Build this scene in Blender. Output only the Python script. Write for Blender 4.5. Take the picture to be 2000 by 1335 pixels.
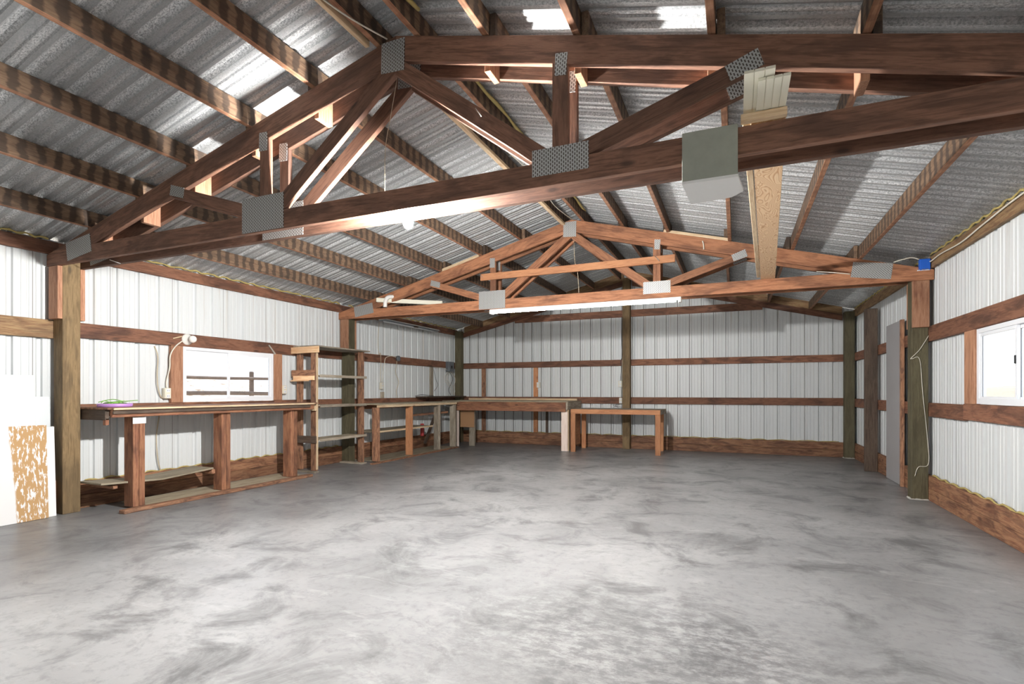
import bpy, bmesh, math, random
from mathutils import Vector, Matrix
random.seed(7)
sc = bpy.context.scene
for o in list(bpy.data.objects): bpy.data.objects.remove(o)
COL = sc.collection

# ------------------------------------------------------------------ camera, world, exposure
YAW = 0.4024
cd = bpy.data.cameras.new('camera'); cam = bpy.data.objects.new('camera', cd); COL.objects.link(cam)
cam.location = (0, 0, 1.1); cam.rotation_euler = (math.pi/2, 0, YAW)
cd.sensor_width = 36; cd.lens = 36*1031/2000
cd.shift_x = 0.0006; cd.shift_y = 0.0487
cd.clip_start = 0.05; cd.clip_end = 400
sc.camera = cam
vs = sc.view_settings
vs.view_transform = 'Standard'; vs.look = 'None'; vs.gamma = 1; vs.use_curve_mapping = False
vs.exposure = 0.68
W = bpy.data.worlds.new('sky'); sc.world = W; W.use_nodes = True
nt = W.node_tree; nt.nodes.clear()
wo = nt.nodes.new('ShaderNodeOutputWorld'); bg = nt.nodes.new('ShaderNodeBackground')
tc = nt.nodes.new('ShaderNodeTexCoord'); sx = nt.nodes.new('ShaderNodeSeparateXYZ')
cr = nt.nodes.new('ShaderNodeValToRGB')
cr.color_ramp.elements[0].position = 0.0; cr.color_ramp.elements[0].color = (1, 1, 1, 1)
cr.color_ramp.elements[1].position = 0.34; cr.color_ramp.elements[1].color = (.45, .50, .58, 1)
for p_, c_ in ((.045, (.55, .57, .59, 1)), (.11, (.145, .19, .24, 1)), (.17, (.15, .20, .26, 1))):
    e = cr.color_ramp.elements.new(p_); e.color = c_
nt.links.new(tc.outputs['Generated'], sx.inputs[0]); nt.links.new(sx.outputs['Z'], cr.inputs[0])
nt.links.new(cr.outputs[0], bg.inputs[0]); bg.inputs[1].default_value = 2.6
nt.links.new(bg.outputs[0], wo.inputs[0])

BULB_W = 8300.0      # emission of the bare bulb
TUBE_W = 85.0        # emission of the fluorescent tube
DOOR_FILL_W = 24.0       # added fill light at an invented, unseen door behind the camera

def area(name, loc, rot, sx_, sy_, power, color=(1, 1, 1)):
    l = bpy.data.lights.new(name, 'AREA'); l.shape = 'RECTANGLE'; l.size = sx_; l.size_y = sy_
    l.energy = power; l.color = color
    o = bpy.data.objects.new(name, l); COL.objects.link(o); o.location = loc; o.rotation_euler = rot
    return o
# sun outdoors, from behind the back wall: it lights the ground, fence and brush, not the room
sl = bpy.data.lights.new('sun', 'SUN'); sl.energy = 3.4; sl.angle = .01; sl.color = (1, .96, .9)
so = bpy.data.objects.new('sun', sl); COL.objects.link(so); so.rotation_euler = (math.radians(-48), 0, math.radians(8))
# added fill light in an invented door opening of the unseen front wall
area('door_fill', (-1.95, -4.45, 1.1), (math.radians(-90), 0, 0), 4.4, 2.1, DOOR_FILL_W, (1, .99, .98))

# ------------------------------------------------------------------ key dimensions
XL, XR, YB, YF = -5.695, 1.797, 10.344, -4.6
XM = (XL+XR)/2
Y1, Y2 = 2.7405, 6.544
P = 0.141; T = 0.038
ZC, ZP, SL = 2.23, 3.315, 0.26            # bottom chord underside, peak, roof slope
def zc(x): return ZP-SL*abs(x-XM)         # truss top edge
def zr(x): return zc(x)+0.150             # roof sheet

# ------------------------------------------------------------------ materials
MATS = {}
def newmat(name):
    m = bpy.data.materials.new(name); m.use_nodes = True
    n = m.node_tree; b = n.nodes['Principled BSDF']; MATS[name] = m
    return m, n, b
def N(n, t, **k):
    x = n.nodes.new(t)
    for a, v in k.items(): setattr(x, a, v)
    return x
def L(n, a, b): n.links.new(a, b)
def ramp(n, fac, stops):
    r = N(n, 'ShaderNodeValToRGB'); el = r.color_ramp.elements
    el[0].position, el[0].color = stops[0][0], (*stops[0][1], 1)
    el[1].position, el[1].color = stops[-1][0], (*stops[-1][1], 1)
    for p, c in stops[1:-1]:
        q = el.new(p); q.color = (*c, 1)
    L(n, fac, r.inputs[0]); return r.outputs[0]
def noise(n, vec, scale, detail=4, rough=.6, dist=0):
    x = N(n, 'ShaderNodeTexNoise'); x.inputs['Scale'].default_value = scale
    x.inputs['Detail'].default_value = detail; x.inputs['Roughness'].default_value = rough
    x.inputs['Distortion'].default_value = dist
    if vec is not None: L(n, vec, x.inputs['Vector'])
    return x.outputs['Fac']
def mapping(n, vec, scale, loc=(0, 0, 0)):
    m = N(n, 'ShaderNodeMapping'); m.inputs['Scale'].default_value = scale; m.inputs['Location'].default_value = loc
    L(n, vec, m.inputs['Vector']); return m.outputs[0]
def mixc(n, fac, a, b, mode='MIX'):
    x = N(n, 'ShaderNodeMix', data_type='RGBA', blend_type=mode)
    if hasattr(fac, 'links'): L(n, fac, x.inputs[0])
    else: x.inputs[0].default_value = fac
    for v, i in ((a, 6), (b, 7)):
        if hasattr(v, 'links'): L(n, v, x.inputs[i])
        else: x.inputs[i].default_value = (*v, 1)
    return x.outputs[2]
def math_(n, op, a, b=None, c=None):
    x = N(n, 'ShaderNodeMath', operation=op)
    for i, v in enumerate((a, b, c)):
        if v is None: continue
        if hasattr(v, 'links'): L(n, v, x.inputs[i])
        else: x.inputs[i].default_value = v
    return x.outputs[0]
def objvec(n, rnd=40):
    t = N(n, 'ShaderNodeTexCoord'); i = N(n, 'ShaderNodeObjectInfo')
    v = N(n, 'ShaderNodeVectorMath', operation='MULTIPLY_ADD')
    L(n, i.outputs['Random'], v.inputs[0]); v.inputs[1].default_value = (rnd, rnd*.7, rnd*1.3)
    L(n, t.outputs['Object'], v.inputs[2])
    return v.outputs[0], t.outputs['Object'], i.outputs['Random']
def bump(n, b, h, strength=.3, dist=.003):
    x = N(n, 'ShaderNodeBump'); x.inputs['Strength'].default_value = strength; x.inputs['Distance'].default_value = dist
    L(n, h, x.inputs['Height']); L(n, x.outputs[0], b.inputs['Normal'])

def wood(name, light, mid, dark, stain=.35, stripes=0, rough=.75, patch=1.0, knots=True):
    m, n, b = newmat(name)
    v, ov, rnd = objvec(n)
    g = noise(n, mapping(n, v, (1.6, 22, 22)), 3.0, 5, .65, .6)
    col = ramp(n, g, [(.28, tuple(.45*a+.55*b for a, b in zip(mid, dark))), (.42, mid), (.55, light), (.68, mid)])
    pt = noise(n, mapping(n, v, (1.1, 4, 4)), 2.0*patch, 4, .6, .8)
    col = mixc(n, math_(n, 'MULTIPLY', ramp(n, pt, [(.46, (0, 0, 0)), (.64, (1, 1, 1))]), stain), col, dark)
    if knots:
        vo = N(n, 'ShaderNodeTexVoronoi'); vo.inputs['Scale'].default_value = 2.4
        L(n, mapping(n, v, (1, 2.6, 2.6)), vo.inputs['Vector'])
        col = mixc(n, ramp(n, vo.outputs['Distance'], [(.05, (.85, .85, .85)), (.13, (0, 0, 0))]), col, dark)
    if stripes:
        sp = N(n, 'ShaderNodeSeparateXYZ'); L(n, v, sp.inputs[0])
        nz = noise(n, mapping(n, v, (2, 1, 6)), 3, 3)
        ph = math_(n, 'ADD', math_(n, 'MULTIPLY', sp.outputs[0], 2*math.pi/.105), math_(n, 'MULTIPLY', nz, 5))
        sn = math_(n, 'MULTIPLY_ADD', math_(n, 'SINE', ph), .5, .5)
        col = mixc(n, math_(n, 'MULTIPLY', ramp(n, sn, [(.35, (0, 0, 0)), (.75, (1, 1, 1))]), stripes), col, dark)
    hv = N(n, 'ShaderNodeHueSaturation'); L(n, col, hv.inputs['Color'])
    L(n, math_(n, 'MULTIPLY_ADD', rnd, .45, .78), hv.inputs['Value'])
    L(n, hv.outputs[0], b.inputs['Base Color'])
    b.inputs['Roughness'].default_value = rough
    bump(n, b, g, .35, .003)
    return m
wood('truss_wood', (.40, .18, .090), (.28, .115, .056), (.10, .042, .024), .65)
wood('purlin_wood', (.24, .155, .095), (.17, .10, .06), (.045, .030, .022), .5, stripes=.8, patch=1.6)
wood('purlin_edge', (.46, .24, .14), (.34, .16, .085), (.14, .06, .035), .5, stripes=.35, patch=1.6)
wood('girt_wood', (.27, .125, .073), (.175, .072, .040), (.060, .027, .018), .75)
wood('girt_weathered', (.36, .24, .12), (.24, .125, .06), (.08, .04, .022), .6)
wood('skirt_wood', (.31, .165, .088), (.20, .085, .044), (.075, .030, .018), .75, patch=1.6)
wood('post_wood', (.225, .15, .072), (.155, .10, .045), (.07, .048, .024), .5)
wood('post_green', (.125, .108, .060), (.088, .074, .040), (.05, .04, .02), .5)
wood('truss_shaded', (.235, .118, .075), (.150, .072, .045), (.055, .028, .020), .6)  # truss wood copy, darkened for the shade on the near pair
wood('scab_wood', (.47, .25, .15), (.35, .165, .09), (.15, .055, .03), .4)
wood('bench_wood', (.35, .165, .085), (.23, .09, .048), (.08, .032, .02), .7)
wood('rough_wood', (.42, .22, .125), (.27, .125, .068), (.08, .04, .03), .75, patch=3)
wood('table_wood', (.60, .29, .14), (.47, .20, .09), (.25, .09, .045), .3)
wood('pine', (.86, .62, .38), (.76, .46, .24), (.60, .27, .13), .35, knots=False)
wood('swirl_pine', (.90, .66, .41), (.78, .48, .26), (.66, .33, .16), .3, knots=False)
wood('pale_wood', (.76, .60, .40), (.64, .46, .28), (.34, .20, .11), .3)
wood('grey_wood', (.40, .35, .28), (.28, .23, .17), (.12, .09, .06), .5)
wood('plywood', (.40, .35, .25), (.32, .26, .18), (.17, .13, .09), .5, knots=False)
wood('dark_wood', (.12, .085, .06), (.08, .05, .035), (.03, .02, .015), .5)
wood('pinkish_board', (.80, .68, .60), (.74, .60, .52), (.60, .44, .36), .3, knots=False)

m_ = MATS['swirl_pine']; n = m_.node_tree; b = n.nodes['Principled BSDF']
v, ov, r = objvec(n)
q_ = noise(n, mapping(n, v, (1.5, 5, 5)), 1.6, 2, .45, .5)
rg = math_(n, 'FRACT', math_(n, 'MULTIPLY', q_, 26))
cc_ = ramp(n, rg, [(.0, (.66, .36, .18)), (.25, (.90, .62, .37)), (.75, (.93, .68, .43)), (1.0, (.66, .36, .18))])
L(n, cc_, b.inputs['Base Color'])
def plain(name, col, rough=.5, metal=0, nz=.0, nscale=8, col2=None, spec=.5):
    m, n, b = newmat(name)
    b.inputs['Roughness'].default_value = rough; b.inputs['Metallic'].default_value = metal
    if nz:
        v, ov, r = objvec(n)
        c = mixc(n, math_(n, 'MULTIPLY', noise(n, v, nscale, 5), nz), col, col2 or tuple(x*.5 for x in col))
        L(n, c, b.inputs['Base Color'])
    else: b.inputs['Base Color'].default_value = (*col, 1)
    return m
def emis(name, col, s):
    m, n, b = newmat(name); b.inputs['Base Color'].default_value = (*col, 1)
    b.inputs['Emission Color'].default_value = (*col, 1); b.inputs['Emission Strength'].default_value = s
    return m
emis('bulb_glow', (1, .985, .96), BULB_W)
emis('tube_glow', (1, .98, .94), TUBE_W)
plain('white_vinyl', (.82, .84, .87), .35)
plain('white_enamel', (.82, .82, .78), .35)
plain('porcelain', (.85, .83, .78), .25)
plain('outlet_cover', (.72, .68, .56), .4)
plain('dark_hole', (.02, .02, .02), .7)
plain('box_steel', (.20, .22, .24), .45, .6)
plain('blue_plastic', (.02, .13, .62), .35)
plain('white_cable', (.72, .68, .58), .5)
plain('tan_cable', (.50, .42, .30), .5)
plain('black_cable', (.04, .04, .045), .5)
plain('foam_yellow', (.62, .50, .18), .9, nz=.8, nscale=30, col2=(.28, .20, .08))
plain('mortar_white', (.62, .60, .55), .9, nz=.6, nscale=40)
plain('cream_paint', (.88, .85, .70), .45, nz=.25, nscale=6)
plain('greygreen_paint', (.42, .445, .37), .6, nz=.5, nscale=14, col2=(.15, .15, .13))
plain('white_board', (.88, .88, .86), .6, nz=.15, nscale=40, col2=(.55, .55, .53))
plain('foam_board', (.68, .71, .725), .6, nz=.2, nscale=3, col2=(.62, .68, .70))
plain('purple_plastic', (.50, .26, .62), .35)
plain('green_twine', (.22, .45, .10), .6)
plain('red_paint', (.45, .05, .05), .5)
plain('door_grey', (.40, .39, .40), .55, nz=.6, nscale=3, col2=(.30, .28, .27))
plain('kraft', (.36, .20, .10), .8)
plain('paper', (.85, .84, .80), .7)
plain('dark_green', (.05, .09, .06), .6)
plain('nail_steel', (.55, .55, .52), .35, .9)
plain('black_stain', (.03, .03, .035), .8)

# peeling painted panel
m, n, b = newmat('peeling_paint')
v, ov, r = objvec(n, 3)
a_ = noise(n, mapping(n, ov, (9, 16, 34)), 1.5, 5, .65)
c = mixc(n, ramp(n, a_, [(.53, (0, 0, 0)), (.56, (1, 1, 1))]), (.50, .30, .13), (.82, .81, .80))
sp = N(n, 'ShaderNodeSeparateXYZ'); L(n, ov, sp.inputs[0])
e1 = math_(n, 'ADD', sp.outputs[2], math_(n, 'MULTIPLY', noise(n, ov, 3, 3), .05))
e1 = math_(n, 'ADD', e1, math_(n, 'MULTIPLY', sp.outputs[0], .05))
c = mixc(n, ramp(n, math_(n, 'MULTIPLY_ADD', e1, 1, .5), [(.585, (1, 1, 1)), (.595, (0, 0, 0))]), c, (.80, .79, .78))
L(n, c, b.inputs['Base Color']); b.inputs['Roughness'].default_value = .7

# painted steel wall sheet (white backer coat with thin rust streaks)
m, n, b = newmat('wall_sheet')
g = N(n, 'ShaderNodeNewGeometry')
st = noise(n, mapping(n, g.outputs['Position'], (18, 18, .45)), 1.0, 5, .7)
fade = N(n, 'ShaderNodeSeparateXYZ'); L(n, g.outputs['Position'], fade.inputs[0])
fz = N(n, 'ShaderNodeMapRange'); L(n, fade.outputs[2], fz.inputs[0]); fz.inputs[1].default_value = 1.2; fz.inputs[2].default_value = 2.4
fz.inputs[3].default_value = .12; fz.inputs[4].default_value = .75
big = noise(n, mapping(n, g.outputs['Position'], (1.2, 1.2, .5)), 1.0, 3)
base = mixc(n, big, (.62, .65, .66), (.72, .735, .73))
c = mixc(n, math_(n, 'MULTIPLY', ramp(n, st, [(.55, (0, 0, 0)), (.80, (1, 1, 1))]), fz.outputs[0]), base, (.42, .31, .20))
sp2 = noise(n, mapping(n, g.outputs['Position'], (30, 30, 12)), 1.4, 4, .7)
c = mixc(n, math_(n, 'MULTIPLY', ramp(n, sp2, [(.70, (0, 0, 0)), (.78, (1, 1, 1))]), .5), c, (.22, .20, .18))
L(n, c, b.inputs['Base Color']); b.inputs['Roughness'].default_value = .42
b.inputs['Specular IOR Level'].default_value = .4

plain('seam_rib_shade', (.16, .16, .15), .8, nz=.5, nscale=6, col2=(.35, .34, .32))  # dark lap seams, and shade painted on the steep rib sides
# galvanised roof sheet with spangle
m, n, b = newmat('roof_sheet')
g = N(n, 'ShaderNodeNewGeometry')
s1 = noise(n, mapping(n, g.outputs['Position'], (75, 120, 75)), 1.0, 3, .8)
s2 = noise(n, mapping(n, g.outputs['Position'], (.35, 5, .35)), 1.0, 4, .6)
c = ramp(n, s1, [(.38, (.34, .35, .355)), (.5, (.70, .72, .73)), (.60, (1, 1, 1))])
c = mixc(n, ramp(n, s2, [(.35, (.45, .45, .45)), (.60, (0, 0, 0))]), c, (.27, .285, .29))
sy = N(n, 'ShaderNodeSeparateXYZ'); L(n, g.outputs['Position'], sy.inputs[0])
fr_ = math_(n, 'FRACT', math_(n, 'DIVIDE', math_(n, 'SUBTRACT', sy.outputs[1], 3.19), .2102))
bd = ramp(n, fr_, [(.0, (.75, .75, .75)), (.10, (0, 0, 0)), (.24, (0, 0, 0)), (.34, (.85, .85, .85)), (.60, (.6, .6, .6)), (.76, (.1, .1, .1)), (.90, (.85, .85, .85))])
c = mixc(n, bd, c, (.33, .34, .345))  # light reflected by the ribs, painted as bright and grey bands
L(n, c, b.inputs['Base Color']); b.inputs['Metallic'].default_value = .25
L(n, ramp(n, s1, [(.3, (.46, .46, .46)), (.7, (.30, .30, .30))]), b.inputs['Roughness'])
bump(n, b, s1, .5, .004)

# punched truss plates
def platemat(name, light, darkc):
    m, n, b = newmat(name)
    t = N(n, 'ShaderNodeTexCoord'); s = N(n, 'ShaderNodeSeparateXYZ'); L(n, t.outputs['Object'], s.inputs[0])
    row = math_(n, 'FLOOR', math_(n, 'DIVIDE', s.outputs[0], .0125))
    fx = math_(n, 'FRACT', math_(n, 'DIVIDE', s.outputs[0], .0125))
    zz = math_(n, 'ADD', math_(n, 'DIVIDE', s.outputs[2], .022), math_(n, 'MULTIPLY', math_(n, 'FRACT', math_(n, 'MULTIPLY', row, .5)), 1.0))
    fzz = math_(n, 'FRACT', zz)
    ma = math_(n, 'MULTIPLY', math_(n, 'GREATER_THAN', fx, .52), math_(n, 'GREATER_THAN', fzz, .38))
    c = mixc(n, ma, light, darkc)
    L(n, c, b.inputs['Base Color']); b.inputs['Metallic'].default_value = .35; b.inputs['Roughness'].default_value = .5
platemat('truss_plate', (.50, .51, .50), (.09, .075, .065))

# concrete
m, n, b = newmat('concrete')
g = N(n, 'ShaderNodeNewGeometry'); pos = g.outputs['Position']
n1 = noise(n, pos, .55, 6, .62, .4); n2 = noise(n, mapping(n, pos, (1, 1, 1), (7, 3, 0)), 2.3, 7, .7, .7)
n3 = noise(n, pos, 16, 6, .75)
# trowel streaks
n4 = noise(n, mapping(n, pos, (1.0, 3.2, 1)), 2.2, 6, .7, 1.2)
c = ramp(n, n1, [(.34, (.205, .205, .207)), (.50, (.30, .30, .302)), (.66, (.40, .40, .40))])
c = mixc(n, ramp(n, n2, [(.50, (0, 0, 0)), (.66, (.80, .80, .80))]), c, (.11, .11, .112))
c = mixc(n, ramp(n, n4, [(.56, (0, 0, 0)), (.74, (.6, .6, .6))]), c, (.46, .46, .46))
c = mixc(n, ramp(n, n3, [(.50, (0, 0, 0)), (.70, (.45, .45, .45))]), c, (.10, .10, .10))
vo = N(n, 'ShaderNodeTexVoronoi', feature='DISTANCE_TO_EDGE'); vo.inputs['Scale'].default_value = .55
L(n, mixc(n, .12, pos, noise(n, pos, 1.5, 4)), vo.inputs['Vector'])
vo2 = N(n, 'ShaderNodeTexVoronoi'); vo2.inputs['Scale'].default_value = 2.2; L(n, pos, vo2.inputs['Vector'])
c = mixc(n, ramp(n, vo2.outputs['Distance'], [(.03, (.5, .5, .5)), (.10, (0, 0, 0))]), c, (.13, .13, .135))
fx_ = N(n, 'ShaderNodeSeparateXYZ'); L(n, pos, fx_.inputs[0]); wob = math_(n, 'MULTIPLY', math_(n, 'SUBTRACT', noise(n, mapping(n, pos, (1, .7, 1), (3, 1, 0)), 1.1, 5, .65), .5), 2.4)
def edge_darken(c, v, a, b_, amt):  # darkens the floor towards one wall, with a wobbly edge
    r_ = N(n, 'ShaderNodeMapRange'); L(n, math_(n, 'ADD', v, wob), r_.inputs[0]); r_.inputs[1].default_value = a; r_.inputs[2].default_value = b_
    r_.inputs[3].default_value = 0; r_.inputs[4].default_value = amt
    return mixc(n, r_.outputs[0], c, (.13, .13, .132))
c = edge_darken(c, math_(n, 'MULTIPLY', fx_.outputs[0], -1), 3.3, 4.1, .55)
c = edge_darken(c, fx_.outputs[0], 1.6, 2.1, .5); c = edge_darken(c, fx_.outputs[1], 8.2, 9.2, .4)
dd = N(n, 'ShaderNodeVectorMath', operation='DISTANCE'); L(n, mapping(n, pos, (1, 1.35, 1)), dd.inputs[0]); dd.inputs[1].default_value = (-.40, 3.15, 0)
mk = math_(n, 'ADD', dd.outputs['Value'], math_(n, 'MULTIPLY', noise(n, pos, 2.2, 5, .7), 1.4))
sp4 = noise(n, mapping(n, pos, (1, 1.8, 1)), 11, 7, .8)
mm = math_(n, 'MULTIPLY', ramp(n, mk, [(.9, (1, 1, 1)), (1.0, (.0, .0, .0))]), ramp(n, sp4, [(.42, (0, 0, 0)), (.56, (.8, .8, .8))]))
mk2 = N(n, 'ShaderNodeMapRange'); L(n, mk, mk2.inputs[0]); mk2.inputs[1].default_value = 1.0; mk2.inputs[2].default_value = 1.9; mk2.inputs[3].default_value = 1; mk2.inputs[4].default_value = 0
c = mixc(n, math_(n, 'MULTIPLY', mk2.outputs[0], ramp(n, sp4, [(.42, (0, 0, 0)), (.56, (.75, .75, .75))])), c, (.095, .095, .10))

L(n, c, b.inputs['Base Color'])
L(n, ramp(n, n2, [(.35, (.30, .30, .30)), (.7, (.46, .46, .46))]), b.inputs['Roughness'])
bump(n, b, n3, .12, .004)

m, n, b = newmat('dry_grass')
g = N(n, 'ShaderNodeNewGeometry')
c = ramp(n, noise(n, g.outputs['Position'], 1.3, 7, .8), [(.40, (.20, .13, .08)), (.52, (.80, .72, .60))])
L(n, c, b.inputs['Base Color']); b.inputs['Roughness'].default_value = 1
plain('far_hills', (.80, .82, .86), 1, nz=.4, nscale=.05)
plain('brush', (.45, .36, .27), 1, nz=.6, nscale=2)
plain('old_log', (.07, .055, .045), .9, nz=.9, nscale=9, col2=(.22, .15, .11))
m, n, b = newmat('glass')
b.inputs['Transmission Weight'].default_value = 1; b.inputs['Roughness'].default_value = 0
b.inputs['IOR'].default_value = 1.02; b.inputs['Base Color'].default_value = (.97, .985, 1, 1)

# ------------------------------------------------------------------ mesh helpers
def finish(name, bm, mat, parent=None, M=None, smooth=False):
    bmesh.ops.recalc_face_normals(bm, faces=bm.faces)
    me = bpy.data.meshes.new(name); bm.to_mesh(me); bm.free()
    if smooth:
        for p in me.polygons: p.use_smooth = True
    for k in (mat if isinstance(mat, (list, tuple)) else [mat]): me.materials.append(MATS[k])
    o = bpy.data.objects.new(name, me); COL.objects.link(o)
    M = M or Matrix()
    if parent is not None:
        o.parent = parent
        if parent.type == 'EMPTY' or True:
            o.matrix_basis = rootinv(parent) @ M
    else: o.matrix_basis = M
    o['_w'] = [c for r_ in M for c in r_]
    return o
def wmat(o):
    w = list(o['_w']); return Matrix([w[0:4], w[4:8], w[8:12], w[12:16]])
def rootinv(o): return wmat(o).inverted()
def tag(o, label=None, cat=None, group=None, kind=None):
    if label: o['label'] = label
    if cat: o['category'] = cat
    if group: o['group'] = group
    if kind: o['kind'] = kind
    return o
def thing(name, loc, label, cat, group=None):
    o = bpy.data.objects.new(name, None); COL.objects.link(o); o.location = loc; o.empty_display_size = .1
    M = Matrix.Translation(loc); o['_w'] = [c for r_ in M for c in r_]
    return tag(o, label, cat, group)
def bev(bm, w):
    if w: bmesh.ops.bevel(bm, geom=list(bm.edges), offset=w, segments=1, affect='EDGES', clamp_overlap=True)
def boxbm(bm, x0, x1, y0, y1, z0, z1):
    r = bmesh.ops.create_cube(bm, size=1)
    for v in r['verts']:
        v.co = Vector(((x0+x1)/2+v.co.x*(x1-x0), (y0+y1)/2+v.co.y*(y1-y0), (z0+z1)/2+v.co.z*(z1-z0)))
    return r['verts']
def box(name, x0, x1, y0, y1, z0, z1, mat, parent=None, bv=.002, long=None):
    """axis-aligned box; origin at its centre, local X along its longest side (or given axis)"""
    d = [abs(x1-x0), abs(y1-y0), abs(z1-z0)]
    ax = d.index(max(d)) if long is None else long
    ctr = Vector(((x0+x1)/2, (y0+y1)/2, (z0+z1)/2))
    R = [Matrix(), Matrix.Rotation(math.pi/2, 4, 'Z'), Matrix.Rotation(-math.pi/2, 4, 'Y')][ax]
    s = [(d[0], d[1], d[2]), (d[1], d[0], d[2]), (d[2], d[1], d[0])][ax]
    bm = bmesh.new(); boxbm(bm, -s[0]/2, s[0]/2, -s[1]/2, s[1]/2, -s[2]/2, s[2]/2)
    bev(bm, min(bv, min(s)*.3))
    return finish(name, bm, mat, parent, Matrix.Translation(ctr) @ R)
def board(name, a, b, w, t, mat, parent=None, bv=.002, up=(0, 0, 1), warp=0):
    """board from a to b (centre line), w along 'up', t across"""
    a, b = Vector(a), Vector(b); X = (b-a).normalized(); U = Vector(up)
    Z = (U-U.dot(X)*X).normalized(); Yv = Z.cross(X)
    M = Matrix((( X.x, Yv.x, Z.x, 0), (X.y, Yv.y, Z.y, 0), (X.z, Yv.z, Z.z, 0), (0, 0, 0, 1)))
    ln = (b-a).length; bm = bmesh.new(); boxbm(bm, -ln/2, ln/2, -t/2, t/2, -w/2, w/2)
    if warp:
        bmesh.ops.bisect_plane(bm, geom=bm.verts[:]+bm.edges[:]+bm.faces[:], plane_co=(0, 0, 0), plane_no=(1, 0, 0))
    bev(bm, min(bv, t*.3, w*.3))
    if warp:
        for v in bm.verts: v.co.z += warp*(1-(2*v.co.x/ln)**2)
    return finish(name, bm, mat, parent, Matrix.Translation((a+b)/2) @ M)
def clip(poly, px, pz, nx, nz):
    out = []
    for i in range(len(poly)):
        a, b = poly[i], poly[(i+1) % len(poly)]
        da = (a[0]-px)*nx+(a[1]-pz)*nz; db = (b[0]-px)*nx+(b[1]-pz)*nz
        if da >= 0: out.append(a)
        if (da >= 0) != (db >= 0):
            t = da/(da-db); out.append((a[0]+t*(b[0]-a[0]), a[1]+t*(b[1]-a[1])))
    return out
def polyboard(name, poly, y0, y1, mat, parent=None, ang=0.0, bv=.0015):
    """convex outline in the XZ plane, extruded in Y; local X runs along the member (angle ang)"""
    cx = sum(p[0] for p in poly)/len(poly); cz = sum(p[1] for p in poly)/len(poly)
    M = Matrix.Translation((cx, (y0+y1)/2, cz)) @ Matrix.Rotation(-ang, 4, 'Y')
    Mi = M.inverted(); bm = bmesh.new()
    f = [bm.verts.new(Mi @ Vector((p[0], y0, p[1]))) for p in poly]
    g = [bm.verts.new(Mi @ Vector((p[0], y1, p[1]))) for p in poly]
    bm.faces.new(f); bm.faces.new(g[::-1]); k = len(poly)
    for i in range(k): bm.faces.new((f[i], g[i], g[(i+1) % k], f[(i+1) % k]))
    bmesh.ops.remove_doubles(bm, verts=bm.verts, dist=.0005)
    bev(bm, bv)
    return finish(name, bm, mat, parent, M)
def tube(name, pts, r, mat, parent=None, seg=8, smoothpts=6, M=None):
    P_ = [Vector(p) for p in pts]
    if smoothpts and len(P_) > 2:
        Q = [P_[0]]
        for i in range(len(P_)-1):
            p0 = P_[max(i-1, 0)]; p1 = P_[i]; p2 = P_[i+1]; p3 = P_[min(i+2, len(P_)-1)]
            for k in range(1, smoothpts+1):
                t = k/smoothpts
                Q.append(.5*((2*p1)+(p2-p0)*t+(2*p0-5*p1+4*p2-p3)*t*t+(3*p1-p0-3*p2+p3)*t**3))
        P_ = Q
    bm = bmesh.new(); rings = []; prev = None
    for i, p in enumerate(P_):
        d = (P_[min(i+1, len(P_)-1)]-P_[max(i-1, 0)]).normalized()
        ref = prev or (Vector((0, 0, 1)) if abs(d.z) < .9 else Vector((1, 0, 0)))
        a = (ref-ref.dot(d)*d).normalized(); prev = a; b = d.cross(a)
        rr = r(i/(len(P_)-1)) if callable(r) else r
        rings.append([bm.verts.new(p+(a*math.cos(2*math.pi*k/seg)+b*math.sin(2*math.pi*k/seg))*rr) for k in range(seg)])
    for A, B in zip(rings, rings[1:]):
        for k in range(seg): bm.faces.new((A[k], A[(k+1) % seg], B[(k+1) % seg], B[k]))
    bm.faces.new(rings[0][::-1]); bm.faces.new(rings[-1])
    return finish(name, bm, mat, parent, M, smooth=True)
def lathe(name, prof, loc, mat, parent=None, axis='Z', seg=24):
    bm = bmesh.new(); rings = []
    for r, z in prof:
        rings.append([bm.verts.new((r*math.cos(2*math.pi*k/seg), r*math.sin(2*math.pi*k/seg), z)) for k in range(seg)])
    for A, B in zip(rings, rings[1:]):
        for k in range(seg): bm.faces.new((A[k], A[(k+1) % seg], B[(k+1) % seg], B[k]))
    bm.faces.new(rings[0][::-1]); bm.faces.new(rings[-1])
    R = {'Z': Matrix(), 'X': Matrix.Rotation(math.pi/2, 4, 'Y'), 'Y': Matrix.Rotation(-math.pi/2, 4, 'X')}[axis]
    return finish(name, bm, mat, parent, Matrix.Translation(loc) @ R, smooth=True)
def copy_tree(o, d):
    """copy a thing and its parts (and their sub-parts), shifted by d"""
    c = o.copy(); COL.objects.link(c); c.location = Vector(c.location)+Vector(d)
    w = wmat(o); w.translation += Vector(d); c['_w'] = [q for r_ in w for q in r_]
    for ch in [x for x in bpy.data.objects if x.parent == o]:
        k = ch.copy(); COL.objects.link(k); k.parent = c
        for g in [x for x in bpy.data.objects if x.parent == ch]:
            h = g.copy(); COL.objects.link(h); h.parent = k
    return c

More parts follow.
